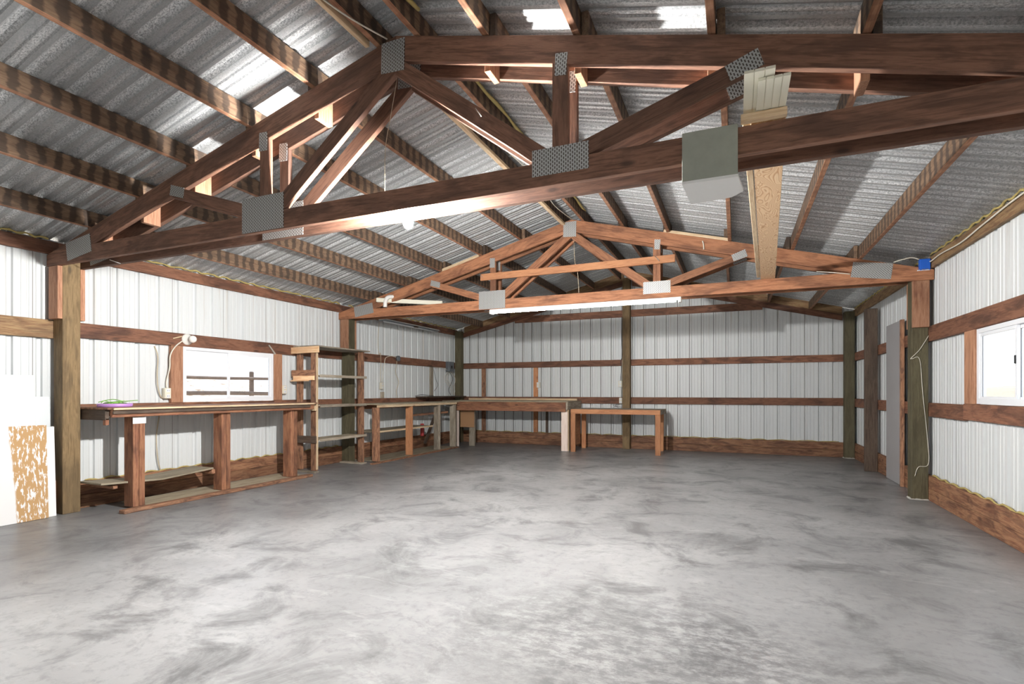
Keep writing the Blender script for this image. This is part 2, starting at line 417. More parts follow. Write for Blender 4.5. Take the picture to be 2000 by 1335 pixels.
# ------------------------------------------------------------------ corrugated sheets
PER = .2102
WALLP = ((0, 0), (.006, .026), (.034, .026), (.052, 0), (.088, 0), (.092, .004), (.104, .004), (.108, 0), (.145, 0), (.149, .004), (.161, .004), (.165, 0))
SIDEP = ((0, 0), (.018, .022), (.046, .022), (.052, 0), (.088, 0), (.092, .004), (.104, .004), (.108, 0), (.145, 0), (.149, .004), (.161, .004), (.165, 0))
ROOFP = ((0, 0), (.022, .024), (.046, .024), (.068, 0), (.100, 0), (.108, .009), (.122, .009), (.130, 0), (.156, 0), (.164, .009), (.178, .009), (.186, 0))
def profile(s0, s1, phase, shape=WALLP):
    k0 = math.floor((s0-phase)/PER)-1; pts = []
    k = k0
    while phase+k*PER < s1+PER:
        b = phase+k*PER
        for ds, dp in shape:
            pts.append((b+ds, dp))
        k += 1
    def at(s):
        for (a, da), (b, db) in zip(pts, pts[1:]):
            if a <= s <= b: return da+(db-da)*(s-a)/max(b-a, 1e-9)
        return 0
    return [(s0, at(s0))]+[p for p in pts if s0 < p[0] < s1]+[(s1, at(s1))]
def add_seams(pr, phase, every):
    """thin dark lap line at every few ribs: returns the profile with the line's own points, and the set of dark spans"""
    out = []; dark = []
    for i, (s, d) in enumerate(pr):
        out.append((s, d))
        if i+1 < len(pr):
            k = (s-phase-.165)/PER
            if abs(k-round(k)) < .01 and round(k) % every == 0 and pr[i+1][0]-s > .03:
                out += [(s+.022, d), (s+.027, d)]; dark.append(s+.022)
    return out, dark
def sheet_panel(bm, axis, base, out, s0, s1, z0, z1, phase, th=.0012, shape=None, every=3):
    pr = profile(s0, s1, phase, shape or WALLP); dark = []
    if shape: pr, dark = add_seams(pr, phase, every)
    for off in (0, th):
        row = []
        for s, d in pr:
            c = base+out*(d+off)
            lo = z0(s) if callable(z0) else z0; hi = z1(s) if callable(z1) else z1
            pa = (c, s, lo) if axis == 'Y' else (s, c, lo)
            pb = (c, s, hi) if axis == 'Y' else (s, c, hi)
            row.append((bm.verts.new(pa), bm.verts.new(pb)))
        for i, ((a, b), (c, d)) in enumerate(zip(row, row[1:])):
            f_ = bm.faces.new((a, b, d, c))
            if .018 < abs(pr[i+1][1]-pr[i][1]) and pr[i+1][0]-pr[i][0] < .008 and not shape: f_.material_index = 1  # steep rib sides coloured dark as painted crease shade
            if any(abs(pr[i][0]-q_) < 1e-6 for q_ in dark): f_.material_index = 1
def wall_sheet(name, axis, base, out, s0, s1, z1, holes=(), phase=0, shape=None, every=3):
    bm = bmesh.new(); cur = s0; kw = dict(shape=shape, every=every)
    for (a, b, lo, hi) in sorted(holes):
        sheet_panel(bm, axis, base, out, cur, a, -.05, z1, phase, **kw)
        sheet_panel(bm, axis, base, out, a, b, -.05, lo, phase, **kw)
        if hi is not None: sheet_panel(bm, axis, base, out, a, b, hi, z1, phase, **kw)
        cur = b
    sheet_panel(bm, axis, base, out, cur, s1, -.05, z1, phase, **kw)
    me = bpy.data.meshes.new(name); bm.to_mesh(me); bm.free(); me.materials.append(MATS['wall_sheet']); me.materials.append(MATS['seam_rib_shade'])
    o = bpy.data.objects.new(name, me); COL.objects.link(o); return tag(o, kind='structure')

GT = .040       # girt thickness
WLH = (4.00, 5.265, .985, 1.612); WRH = (4.20, 5.462, 1.0, 1.612)
wall_sheet('wall_left', 'Y', XL-GT-.002, -1, YF, YB+.05, zr(XL)-.01, [WLH], phase=3.271-.187, shape=SIDEP)
wall_sheet('wall_right', 'Y', XR+GT+.002, 1, YF, YB+.05, zr(XR)-.01, [WRH], phase=5.99-.187, shape=SIDEP, every=6)
wall_sheet('wall_back', 'X', YB+GT+.002, 1, XL-.05, XR+.05, lambda s: zr(s)-.004, phase=-4.17)
wall_sheet('wall_front', 'X', YF-.002, -1, XL-.05, XR+.05, lambda s: zr(s)-.004, [(-4.15, .25, -.05, 2.15)], phase=-4.17)  # unseen door opening added here to let in fill light

# floor slab, outside ground
bm = bmesh.new(); boxbm(bm, XL-.04, XR+.04, YF, YB+.04, -.12, 0)
tag(finish('floor', bm, 'concrete'), kind='structure')
bm = bmesh.new(); boxbm(bm, -260, 260, -260, 260, -.5, -.13)
tag(finish('ground', bm, 'dry_grass'), kind='structure')

# roof sheets: ribs run down the slope
def roof(name, side):
    bm = bmesh.new(); xe = XM+side*3.87
    ph = 3.19 if side < 0 else 3.28
    pr, dark = add_seams([(a, b) for a, b in profile(YF-.2, YB+.25, ph, ROOFP)], ph+.021, 3)
    for off in (0, .0012):
        row = []
        for s, d in pr:
            row.append((bm.verts.new((XM, s, zr(XM)+d+off)), bm.verts.new((xe, s, zr(xe)+d+off))))
        for i, ((a, b), (c, d)) in enumerate(zip(row, row[1:])):
            f_ = bm.faces.new((a, b, d, c))
            if any(abs(pr[i][0]-q_) < 1e-6 for q_ in dark): f_.material_index = 1
    me = bpy.data.meshes.new(name); bm.to_mesh(me); bm.free(); me.materials.append(MATS['roof_sheet']); me.materials.append(MATS['seam_rib_shade'])
    o = bpy.data.objects.new(name, me); COL.objects.link(o); tag(o, kind='structure')
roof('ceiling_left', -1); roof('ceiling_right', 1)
# outer ridge cap closes the joint of the two slopes
bm = bmesh.new()
vv = [bm.verts.new(p) for p in [(XM-.2, YF-.2, zr(XM-.2)+.024), (XM, YF-.2, zr(XM)+.028), (XM+.2, YF-.2, zr(XM+.2)+.024), (XM+.2, YB+.25, zr(XM+.2)+.024), (XM, YB+.25, zr(XM)+.028), (XM-.2, YB+.25, zr(XM-.2)+.024)]]
bm.faces.new((vv[0], vv[1], vv[4], vv[5])); bm.faces.new((vv[1], vv[2], vv[3], vv[4]))
o = finish('trim_1', bm, 'roof_sheet'); tag(o, kind='structure')

# ------------------------------------------------------------------ trusses
def truss(y, label, m='truss_wood'):
    root = thing('roof_truss', (XM, y+T/2, ZC), label, 'truss', 'roof trusses in two pairs')
    y1 = y+T; D = .155; zt = ZC+.132; xl, xr = XL-.03, XR+.035
    low = [(xl, ZC), (xr, ZC), (xr, zt), (xl, zt)]
    low = clip(low, XM, ZP, SL, -1); low = clip(low, XM, ZP, -SL, -1)
    polyboard('bottom_chord', low, y, y1, m, root)
    def topc(s):
        a = XM; b = xl if s < 0 else xr
        p = [(a, zc(a)), (b, zc(b)), (b, zc(b)-D), (a, zc(a)-D)]
        p = clip(p, 0, zt+.001, 0, 1)
        return polyboard('top_chord', p, y, y1, m, root, ang=math.atan(-SL*s))
    topc(-1); topc(1)
    def web(a, b, w, clips):
        ax, az = a; bx, bz = b; L_ = math.hypot(bx-ax, bz-az); ux, uz = (bx-ax)/L_, (bz-az)/L_
        e = .25; nx, nz = -uz*w/2, ux*w/2
        p = [(ax-ux*e+nx, az-uz*e+nz), (bx+ux*e+nx, bz+uz*e+nz), (bx+ux*e-nx, bz+uz*e-nz), (ax-ux*e-nx, az-uz*e-nz)]
        p = clip(p, 0, zt+.001, 0, 1)
        p = clip(p, XM, ZP-D-.001, SL, -1); p = clip(p, XM, ZP-D-.001, -SL, -1)
        for c_ in clips: p = clip(p, *c_)
        polyboard('web', p, y, y1, m, root, ang=math.atan2(uz, ux))
    web((-3.0605, 2.4), (-3.0605, 2.9), .084, [])
    web((-.880, 2.4), (-.880, 2.85), .088, [])
    web((-3.95, 2.627), (-3.27, 2.409), .088, [(-3.104, 0, -1, 0)])
    web((-2.88, 2.425), (-1.99, 3.115), .100, [(-3.017, 0, 1, 0), (XM-.001, 0, -1, 0)])
    web((-1.91, 3.10), (-1.03, 2.43), .096, [(-.926, 0, -1, 0), (XM+.001, 0, 1, 0)])
    web((-.72, 2.408), (.10, 2.67), .084, [(-.834, 0, 1, 0)])
    def plate(pts):
        cx = sum(p[0] for p in pts)/4; cz = sum(p[1] for p in pts)/4
        ang = math.atan2(pts[1][1]-pts[0][1], pts[1][0]-pts[0][0])
        polyboard('connector_plate', pts, y-.0035, y-.0005, 'truss_plate', root, ang=ang, bv=0)
    plate([(-3.272, 2.482), (-2.876, 2.482), (-2.876, 2.236), (-3.272, 2.236)])
    plate([(-1.04, 2.434), (-.72, 2.434), (-.72, 2.288), (-1.04, 2.288)])
    plate([(-2.052, 3.288), (-1.88, 3.288), (-1.885, 3.088), (-2.057, 3.100)])
    plate([(-5.428, 2.408), (-5.078, 2.454), (-5.055, 2.30), (-5.400, 2.248)])
    plate([(-3.104, 2.93), (-3.028, 2.926), (-3.031, 2.797), (-3.106, 2.80)])
    plate([(-4.04, 2.708), (-3.89, 2.662), (-3.90, 2.584), (-4.055, 2.63)])
    plate([(-.905, 2.94), (-.836, 2.932), (-.845, 2.813), (-.91, 2.82)])
    plate([(-.05, 2.664), (.094, 2.717), (.122, 2.634), (-.024, 2.588)])
    plate([(1.138, 2.470), (1.49, 2.424), (1.468, 2.262), (1.113, 2.312)])
    for i in range(5):
        x = random.uniform(-4.8, .8)
    return root
t1 = truss(Y1, 'shaded timber truss nearest the camera, crossing the top of the photo', 'truss_shaded')
t1b = truss(Y1+T+P, 'second timber truss, sandwiching the near posts just behind the first', 'truss_shaded')
t2 = truss(Y2, 'orange timber truss holding the white fluorescent strip, front one of the far pair')
t2b = truss(Y2+T+P, 'rearmost timber truss, mostly hidden behind the orange truss')

# ------------------------------------------------------------------ posts and scabs
def post(x0, y0, z1, label, mat='post_wood', base=True):
    r = thing('timber_post', (x0+P/2, y0+P/2, 0), label, 'post')
    box('shaft', x0, x0+P, y0, y0+P, 0, z1, mat, r, .004)
    return r
post(XL, Y1+T, zc(XL)-.01, 'square tan post left of the long workbench, carrying the near trusses')
post(XL, Y2+T, zc(XL)-.01, 'square post behind the open shelf rack on the left wall', 'post_green')
pr_ = post(XR-P-.001, Y2+T, zc(XR)-.01, 'green-brown post on the right wall under the blue junction box', 'post_green')
post(XR-P-.001, Y1+T, zc(XR)-.01, 'post on the right wall under the right end of the near truss')
post(XL, YB-P, zr(XL)-.06, 'dark post in the far left corner beside the grey electrical box', 'post_green')
pc_ = post(XR-P, YB-P, zr(XR)-.06, 'olive post in the far right corner of the shed', 'post_green')
post(-2.017, YB-P, zc(XM)-.02, 'tall post at the middle of the back wall behind the small table')
box('corner_shim', XL+P, XL+P+.03, YB-P-.02, YB-P+.02, 0, .01, 'mortar_white', None)
bpy.data.objects.remove(bpy.data.objects['corner_shim'])
def scab(x0, y0, w, z0, label):
    o = box('scab_board', x0, x0+w, y0, y0+T, z0, ZC-.002, 'scab_wood', None, .003); tag(o, label, 'board', 'short boards nailed under the truss ends')
for xx, yy, s, a in ((XL, Y1, 'left', 'near'), (XL, Y2, 'left', 'far'), (XR-P-.001, Y1, 'right', 'near'), (XR-P-.001, Y2, 'right', 'far')):
    if (s, a) == ('right', 'near'): continue
    where = {('left', 'near'): 'tan post left of the long workbench', ('left', 'far'): 'post behind the open shelf rack', ('right', 'far'): 'right-hand post below the blue junction box'}[(s, a)]
    scab(xx, yy, P, 1.755, 'orange scab board, camera side of the '+where)
    scab(xx, yy+T+P, P, 1.755, 'orange scab board, far side of the '+where)
box('wood_chock', XL+.0, XL+.045, Y1-.005, Y1+T-.001, .12, .30, 'bench_wood', None)
tag(bpy.data.objects['wood_chock'], 'small wood offcut nailed low on the post beside the peeling panel', 'block')
# white mortar collars at the post feet
def collar(name, x0, x1, y0, y1, label):
    bm = bmesh.new(); pts = []
    n_ = 40; cx, cy = (x0+x1)/2, (y0+y1)/2
    ring = []
    per = [(x0, y0), (x1, y0), (x1, y1), (x0, y1)]
    for i in range(4):
        a, b = per[i], per[(i+1) % 4]
        for k in range(10):
            t = k/10; ring.append((a[0]+(b[0]-a[0])*t, a[1]+(b[1]-a[1])*t))
    A = []; B = []; C_ = []
    for x, y in ring:
        d = Vector((x-cx, y-cy)); d.normalize(); q = random.uniform(.008, .024)
        A.append(bm.verts.new((x, y, random.uniform(.008, .016)))); B.append(bm.verts.new((x+d.x*q, y+d.y*q, .001)))
    for i in range(len(ring)): j = (i+1) % len(ring); bm.faces.new((A[i], A[j], B[j], B[i]))
    o = finish(name, bm, 'mortar_white'); tag(o, label, 'mortar')
collar('mortar_collar', XR-P-.003, XR-.003, Y2+T-.002, Y2+T+P+.002, 'white mortar ring around the foot of the post below the blue box')
collar('mortar_collar', XR-P-.002, XR-.001, YB-P-.002, YB-.001, 'white mortar ring around the foot of the far right corner post')

# ------------------------------------------------------------------ girts, plates, baseboards
def girt_y(side, y0, y1, z0, z1, label, mat='girt_wood'):
    x0, x1 = (XL-GT, XL-.0005) if side < 0 else (XR+.0005, XR+GT)
    if side > 0 and False: pass
    o = box('girt', x0, x1, y0, y1, z0, z1, mat, None, .003); tag(o, label, 'girt', 'horizontal wall girts'); return o
girt_y(-1, -1.0, Y1+T+.02, 1.585, 1.750, 'weathered girt at far left, passing behind the tan post', 'girt_weathered')
girt_y(-1, Y1+T+.03, Y2+T+.04, 1.612, 1.752, 'brown girt running above the left window')
girt_y(-1, Y2+T+.05, YB-.01, 1.612, 1.745, 'dark girt on the left wall between the shelf rack and the far corner')
girt_y(-1, Y1+T+.03, 4.0-.0, .86, .984, 'low girt on the left wall behind the bench, left of the window')
girt_y(-1, 4.001, 5.27, .86, .984, 'low girt under the left window, just above the bench top')
girt_y(-1, 5.271, YB-.01, .866, .99, 'low girt on the left wall behind the shelf rack and low bench')
girt_y(1, -1.0, Y2+T+.06, 1.613, 1.765, 'brown girt above the right window')
girt_y(1, -1.0, 5.70, .862, .998, 'patchy peeling girt under the right window')
girt_y(1, 5.702, Y2+T+.06, .852, .990, 'short red-brown girt between the right window and the green-brown post')
girt_y(1, Y2+T+.07, YB-.01, 1.613, 1.745, 'upper girt on the right wall beyond the green-brown post')
girt_y(1, Y2+T+.07, YB-.01, .852, .990, 'lower girt on the right wall beyond the green-brown post')
def girt_x(x0, x1, z0, z1, label):
    o = box('girt', x0, x1, YB+.0005, YB+GT, z0, z1, 'girt_wood', None, .003); tag(o, label, 'girt', 'horizontal wall girts')
for z0, z1, nm in ((1.610, 1.730, 'middle'), (.868, .997, 'lower')):
    girt_x(XL+.002, -1.94, z0, z1, nm+' girt on the back wall, left of the middle post')
    girt_x(-1.939, XR-.002, z0, z1, nm+' girt on the back wall, right of the middle post')
girt_x(-4.33, -1.94, 2.560, 2.695, 'top girt under the gable, left of the middle post')
girt_x(-1.939, .43, 2.560, 2.695, 'top girt under the gable, right of the middle post')
def eave(side, y0, y1, label):
    x0, x1 = (XL-.039, XL-.001) if side < 0 else (XR+.001, XR+.039)
    o = box('eave_plank', x0, x1, y0, y1, 2.345, zr(XL)-.030, 'girt_weathered' if side > 0 else 'girt_wood', None, .004)
    tag(o, label, 'plank', 'planks along the eaves')
for s, w in ((-1, 'left'), (1, 'right')):
    eave(s, -1.0, Y1+.08, 'rough eave plank atop the %s wall, nearest the camera' % w)
    eave(s, Y1+.081, Y2+.08, 'rough eave plank atop the %s wall, between the truss pairs' % w)
    eave(s, Y2+.081, YB-.01, 'rough eave plank atop the %s wall, in the far bay' % w)
def base(name, x0, x1, y0, y1):
    for z0, z1 in ((.0, .124), (.126, .250)):
        o = box(name, x0, x1, y0, y1, z0, z1, 'skirt_wood', None, .004); tag(o, kind='structure')
base('baseboard_left', XL-GT, XL-.0005, YF+.01, YB-.001)
base('baseboard_right', XR+.0005, XR+GT, YF+.01, 7.44); base('baseboard_right', XR+.0005, XR+GT, 8.13, YB-.001)
base('baseboard_back', XL+.001, XR-.001, YB+.0005, YB+GT)

# gable rafters
def rafter(s, label):
    a = (-2.019 if s < 0 else -1.854); b = XM+s*3.59
    top = lambda x: 2.665-(.245*(abs(x-XM)-2.5))
    p = [(a, top(a)), (b, top(b)), (b, top(b)-.10), (a, top(a)-.10)]
    o = polyboard('gable_rafter', p, YB-T-.002, YB-.002, 'girt_wood', None, ang=math.atan(-.245*s)); tag(o, label, 'rafter')
    q = [(a, zr(a)-.004), (b, zr(b)-.004), (b, top(b)+.002), (a, top(a)+.002)]
    o = polyboard('gable_board', q, YB+.002, YB+GT, 'girt_weathered', None, ang=math.atan(-.245*s)); tag(o, label.replace('rafter', 'board closing the gap above the rafter'), 'board')
rafter(-1, 'sloping rafter on the back wall, left of the ridge'); rafter(1, 'sloping rafter on the back wall, right of the ridge')

# ------------------------------------------------------------------ purlins and blocks
ordn = ['first', 'second', 'third', 'fourth', 'fifth', 'sixth']
LX = [-2.085, -2.62, -3.205, -3.84, -4.45, -5.09]; RX = [-1.80, -1.335, -.79, -.11, .53, 1.165]
bays = [(-1.05, Y1+.235, 0.0, 'in the bay over the camera'), (Y1+.02, Y2+.235, .042, 'between the two truss pairs'), (Y2+.02, YB-.004, 0.0, 'in the far bay by the back wall')]
for side, xs, sn in ((-1, LX, 'left'), (1, RX, 'right')):
    for i, x in enumerate(xs):
        for (ya, yb, dx, where) in bays:
            xx = x+dx*side*(-1 if i == 0 else 1)
            if i == 0 and where.startswith('between'): xx = x-.0*side
            ztop = min(zr(xx-T/2), zr(xx+T/2))-.003; zb = max(zc(xx-T/2), zc(xx+T/2))+.002
            if i == 0:
                if where.startswith('between'): ya_, yb_ = Y1+.237, Y2+.018
                else: ya_, yb_ = ya, yb
            else: ya_, yb_ = ya, yb
            o = box('purlin', xx-T/2, xx+T/2, ya_, yb_, zb, ztop, ['purlin_wood', 'purlin_edge'], None, .003)
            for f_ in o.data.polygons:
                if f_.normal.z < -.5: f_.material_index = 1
            lab = ('%s ridge purlin %s' % (sn, where)) if i == 0 else '%s-slope purlin, %s below the ridge, %s' % (sn, ordn[i-1], where)
            tag(o, lab, 'purlin', 'roof purlins')
        if i:
            for yy, tn in ((Y1+T, 'near'), (Y2+T, 'far')):
                zb = zc(x)-.185
                o = box('spacer_block', x-.02, x+.018, yy+.002, yy+P-.002, zb, min(zc(x-.02), zc(x+.02))-.003, 'scab_wood', None, .002, long=2)
                tag(o, 'wood block between the %s trusses under the %s %s-slope purlin' % (tn, ordn[i-1], sn), 'block', 'blocks between paired trusses')
                if yy > 5: bpy.data.objects.remove(o)
# pale stick pair and board at the ridge in the near bay
o = board('ridge_batten', (XM-.19, -1.0, zc(XM-.19)+.030), (XM-.19, Y1-.03, zc(XM-.19)+.030), .05, .03, 'pale_wood'); tag(o, 'pale batten beside the ridge purlins, above the near truss peak', 'batten')
o = board('ridge_batten', (XM-.10, Y1+.24, zc(XM)-.050), (XM-.10, Y2-.02, zc(XM)-.050), .03, .045, 'pale_wood'); tag(o, 'pale batten along the ridge between the truss pairs', 'batten')

# yellow foam closure strips under the roof edge and above the baseboard
def foam(name, pts, label, n_=90, r=.009):
    P_ = [Vector(p) for p in pts]; Q = []
    for i in range(n_+1):
        t = i/n_*(len(P_)-1); k = min(int(t), len(P_)-2); Q.append(P_[k].lerp(P_[k+1], t-k)+Vector((0, 0, .008*math.sin(i*1.3)+random.uniform(-.004, .006))))
    o = tube(name, Q, lambda t: r*(.7+.6*abs(math.sin(t*n_*.9))), 'foam_yellow', smoothpts=0, seg=6); tag(o, label, 'foam strip')
for s, x, w in ((-1, XL-.006, 'left'), (1, XR+.006, 'right')):
    foam('foam_strip', [(x, .5, zr(x)-.011), (x, Y1+.0, zr(x)-.011)], 'crumbling yellow foam strip over the %s eave plank nearest the camera' % w)
    foam('foam_strip', [(x, Y1+.2, zr(x)-.011), (x, Y2, zr(x)-.011)], 'crumbling yellow foam strip over the %s eave plank between the truss pairs' % w)
    foam('foam_strip', [(x, Y2+.2, zr(x)-.011), (x, YB-.1, zr(x)-.011)], 'crumbling yellow foam strip over the %s eave plank in the far bay' % w)
foam('foam_strip', [(XR+.022, 2.0, .256), (XR+.022, Y2, .256)], 'yellow foam strip on the baseboard below the right window', r=.008)
foam('foam_strip', [(XL-.022, Y1+.3, .256), (XL-.022, Y2, .256)], 'yellow foam strip on the baseboard behind the long bench', r=.007)
foam('foam_strip', [(XR-.2, YB+.018, .256), (XL+.3, YB+.018, .256)], 'yellow foam strip on the baseboard along the back wall', r=.006)
foam('foam_strip', [(XM+.20, .2, zr(XM+.2)-.03), (XM+.20, Y1-.05, zr(XM+.2)-.03)], 'yellow foam bits along the ridge above the near truss peak', 24, .012)
foam('foam_strip', [(XM+.20, Y1+.3, zr(XM+.2)-.03), (XM+.20, Y2-.05, zr(XM+.2)-.03)], 'yellow foam bits along the ridge between the truss pairs', 24, .012)

# ------------------------------------------------------------------ windows
def window(name, side, y0, y1, z0, z1, ym, handle=False):
    xi = XL if side < 0 else XR; s = side
    root = bpy.data.objects.new(name, None); COL.objects.link(root); root.location = (xi, (y0+y1)/2, z0)
    root['_w'] = [c for r_ in Matrix.Translation(root.location) for c in r_]; tag(root, kind='structure')
    xa, xb = sorted((xi+s*.012, xi+s*.062)); bm = bmesh.new(); f = .035
    boxbm(bm, xa, xb, y0, y1, z0, z0+f+.01); boxbm(bm, xa, xb, y0, y1, z1-f, z1)
    boxbm(bm, xa, xb, y0, y0+f, z0+f+.0101, z1-f-.0001); boxbm(bm, xa, xb, y1-f, y1, z0+f+.0101, z1-f-.0001)
    finish('window_frame', bm, 'white_vinyl', root)
    xa, xb = sorted((xi+s*.0205, xi+s*.0395))
    def sash(a, b, xa, xb):
        bm = bmesh.new(); f2 = .026
        boxbm(bm, xa, xb, a, b, z0+f, z0+f+f2); boxbm(bm, xa, xb, a, b, z1-f-f2, z1-f)
        boxbm(bm, xa, xb, a, a+f2, z0+f+f2+.0001, z1-f-f2-.0001); boxbm(bm, xa, xb, b-f2, b, z0+f+f2+.0001, z1-f-f2-.0001)
        o = finish('sash', bm, 'white_vinyl', root)
        bm = bmesh.new(); boxbm(bm, (xa+xb)/2-.002, (xa+xb)/2+.002, a+f2, b-f2, z0+f+f2, z1-f-f2)
        finish('pane', bm, 'glass', o)
    sash(ym-.02, y1-f, xa, xb)
    xa2, xb2 = sorted((xi+s*.041, xi+s*.060)); sash(y0+f, ym+.02, xa2, xb2)
    if handle:
        box('latch', xi+.012, xi+.020, ym-.012, ym+.002, 1.30, 1.36, 'dark_hole', root)
    return root
window('window_1', -1, 4.005, 5.262, .988, 1.610, 4.605)
window('window_2', 1, 4.205, 5.458, 1.003, 1.610, 4.83, True)
# wood jambs of the windows
def jamb(side, y0, y1, z0, z1, label):
    x0, x1 = (XL-GT, XL+.002) if side < 0 else (XR-.002, XR+GT)
    o = box('window_stud', x0, x1, y0, y1, z0, z1, 'scab_wood', None, .003); tag(o, label, 'stud', 'studs beside the windows')
jamb(-1, 3.862, 3.998, .985, 1.611, 'orange wood stud left of the left window, above the outlet'); jamb(-1, 5.267, 5.40, .991, 1.611, 'orange wood stud right of the left window')
jamb(1, 5.464, 5.672, .999, 1.612, 'red-brown wood stud at the far side of the right window')

# ------------------------------------------------------------------ outside: fence, hills, brush
fr = thing('rail_fence', (-11.7, 12, -.13), 'log rail fence on dry ground seen through the left window', 'fence')
for z, r0 in ((1.46, .040), (1.05, .050)):
    for k in range(4):
        y0 = 2+k*4.7
        tube('rail', [(-11.7+random.uniform(-.05, .05), y0, z+random.uniform(-.04, .04)), (-11.7, y0+2.4, z+random.uniform(-.03, .03)), (-11.7, y0+4.9, z+random.uniform(-.03, .03))], r0, 'old_log', fr, 8)
for y in (1.9, 6.1, 10.17, 14.6): box('fence_post', -11.86, -11.76, y-.05, y+.05, -.15, 1.64, 'old_log', fr, .02)
def hillmesh(name, cx, cy, rx, ry, h, mat, label=None, cat=None, seed=1):
    bm = bmesh.new(); g_ = {}; nx, ny = 24, 24; rnd = random.Random(seed)
    for i in range(nx+1):
        for j in range(ny+1):
            u, v = i/nx*2-1, j/ny*2-1; rr = min(1, math.hypot(u, v)); z = h*max(0, math.cos(rr*math.pi/2))*(.8+.3*rnd.random())
            g_[i, j] = bm.verts.new((cx+u*rx, cy+v*ry, -.3+z))
    for i in range(nx):
        for j in range(ny): bm.faces.new((g_[i, j], g_[i+1, j], g_[i+1, j+1], g_[i, j+1]))
    o = finish(name, bm, mat, smooth=True); return o
tag(hillmesh('ground_rise', -48, 30, 20, 60, 2.6, 'dry_grass', seed=9), kind='structure')
tag(hillmesh('hills', -170, 90, 60, 160, 17, 'far_hills'), kind='structure')
tag(hillmesh('brush', 70, 150, 60, 24, 2.8, 'brush', seed=4), 'line of bare brush on the horizon seen through the right window', 'brush', kind='stuff')

# ------------------------------------------------------------------ long workbench (left wall, under the window)
wb = thing('workbench', (-5.42, 4.2, 0), 'long workbench with dark double edge under the left window, purple tray on its end', 'workbench')
box('top', -5.690, -5.165, Y1+T+P+.004, 5.50, .940, .958, 'rough_wood', wb, .003, long=1)
box('apron', -5.205, -5.168, 2.965, 5.44, .868, .938, 'bench_wood', wb, .004)
box('edge_strip', -5.164, -5.140, 2.965, 5.42, .936, .954, 'pale_wood', wb, .003)
box('edge_strip', -5.167, -5.150, 2.965, 5.36, .898, .928, 'dark_wood', wb, .004)
box('end_board', -5.66, -5.21, 2.93, 2.965, .845, .938, 'dark_wood', wb, .003)
box('rear_rail', -5.690, -5.652, 2.965, 5.48, .865, .938, 'bench_wood', wb, .003)
for y in (3.17, 4.10, 5.08):
    for k in (0, 1):
        box('leg', -5.345, -5.21, y+k*.056, y+.054+k*.056, .017, .866, 'bench_wood', wb, .004)
box('leg', -5.25, -5.21, 2.935, 2.964, .80, .86, 'bench_wood', wb, .002)
pb = box('leg_cap', -5.209, -5.203, 3.165, 3.285, .80, .862, 'white_board', wb, .001); pb['label'] = 'white painted patch at the head of the first leg'
box('sill_plank', -5.135, -5.05, 3.0, 5.30, 0.0, .034, 'rough_wood', wb, .006)
box('floor_panel', -5.60, -5.138, 3.30, 5.30, .001, .016, 'plywood', wb, .002)
o = board('low_shelf', (-5.45, 2.94, .262), (-5.45, 4.06, .262), .018, .33, 'plywood', wb, .003, warp=-.035)
box('shelf_cleat', -5.65, -5.30, 3.05, 3.09, .200, .228, 'rough_wood', wb, .003)
box('shelf_cleat', -5.69, -5.30, 4.05, 4.09, .200, .250, 'rough_wood', wb, .003)
# purple tray with green twine
tr = thing('tray', (-5.33, 2.99, .958), 'round purple plastic tray on the left end of the long workbench', 'tray')
lathe('rim', [(.125, 0), (.135, .004), (.138, .030), (.132, .033), (.126, .030), (.122, .008), (.0, .008)], (-5.36, 3.10, .9585), 'purple_plastic', tr, seg=40)
pts = []
for k in range(34):
    a = k*.9; pts.append((-5.36+.07*math.cos(a)+random.uniform(-.03, .03), 3.10+.07*math.sin(a)+random.uniform(-.03, .03), .974+k*.0007+random.uniform(0, .022)))
o = tube('twine', pts, .004, 'green_twine', seg=6, smoothpts=4); tag(o, 'tangle of green twine lying in the purple tray', 'twine')
o = tube('dry_stem', [(-5.47, 3.02, 1.004), (-5.40, 3.10, 1.030), (-5.33, 3.16, 1.012), (-5.27, 3.25, 1.020)], .004, 'green_twine', seg=6); tag(o, 'stiff green stem sticking out over the edge of the purple tray', 'stem')

# ------------------------------------------------------------------ open shelf rack
rk = thing('shelf_rack', (-5.48, 6.12, 0), 'tall open rack of reused lumber standing in front of the second left post', 'shelf')
for (x0, y0, mt, z1) in ((-5.36, 5.575, 'rough_wood', 1.715), (-5.36, 6.555, 'rough_wood', 1.715), (-5.66, 5.62, 'rough_wood', 1.70)):
    box('upright', x0, x0+.09, y0, y0+.04, .022, z1, mt, rk, .003)
box('upright', -5.27, -5.262, 5.578, 5.612, .04, 1.70, 'pale_wood', rk, .001)
box('upright', -5.525, -5.49, 6.735, 6.77, .0, 1.70, 'rough_wood', rk, .003)
box('shelf', -5.545, -5.24, 5.56, 6.70, 1.717, 1.737, 'grey_wood', rk, .003, long=1)
box('shelf', -5.66, -5.547, 5.56, 6.57, 1.717, 1.737, 'grey_wood', rk, .003, long=1)
for z in (1.335, .920, .450):
    box('shelf', -5.545, -5.255, 5.617, 6.55, z-.018, z, 'grey_wood' if z != .45 else 'plywood', rk, .003, long=1)
    box('shelf_edge', -5.254, -5.24, 5.635, 6.62, z-.034, z+.004, 'grey_wood', rk, .002)
def brace(a, b, w, m, lab=None):
    o = board('brace', a, b, w, .02, m, rk, .002)
    if lab: o['label'] = lab
brace((-5.69, 5.558, 1.672), (-5.20, 5.558, 1.680), .088, 'pine', 'pale board across the top end of the rack')
brace((-5.66, 5.596, 1.672), (-5.37, 5.596, 1.672), .07, 'rough_wood')
brace((-5.685, 5.562, 1.352), (-5.28, 5.562, 1.350), .10, 'rough_wood')
brace((-5.64, 5.545, 1.290), (-5.27, 5.545, 1.290), .06, 'pine', 'short pale block on the end brace')
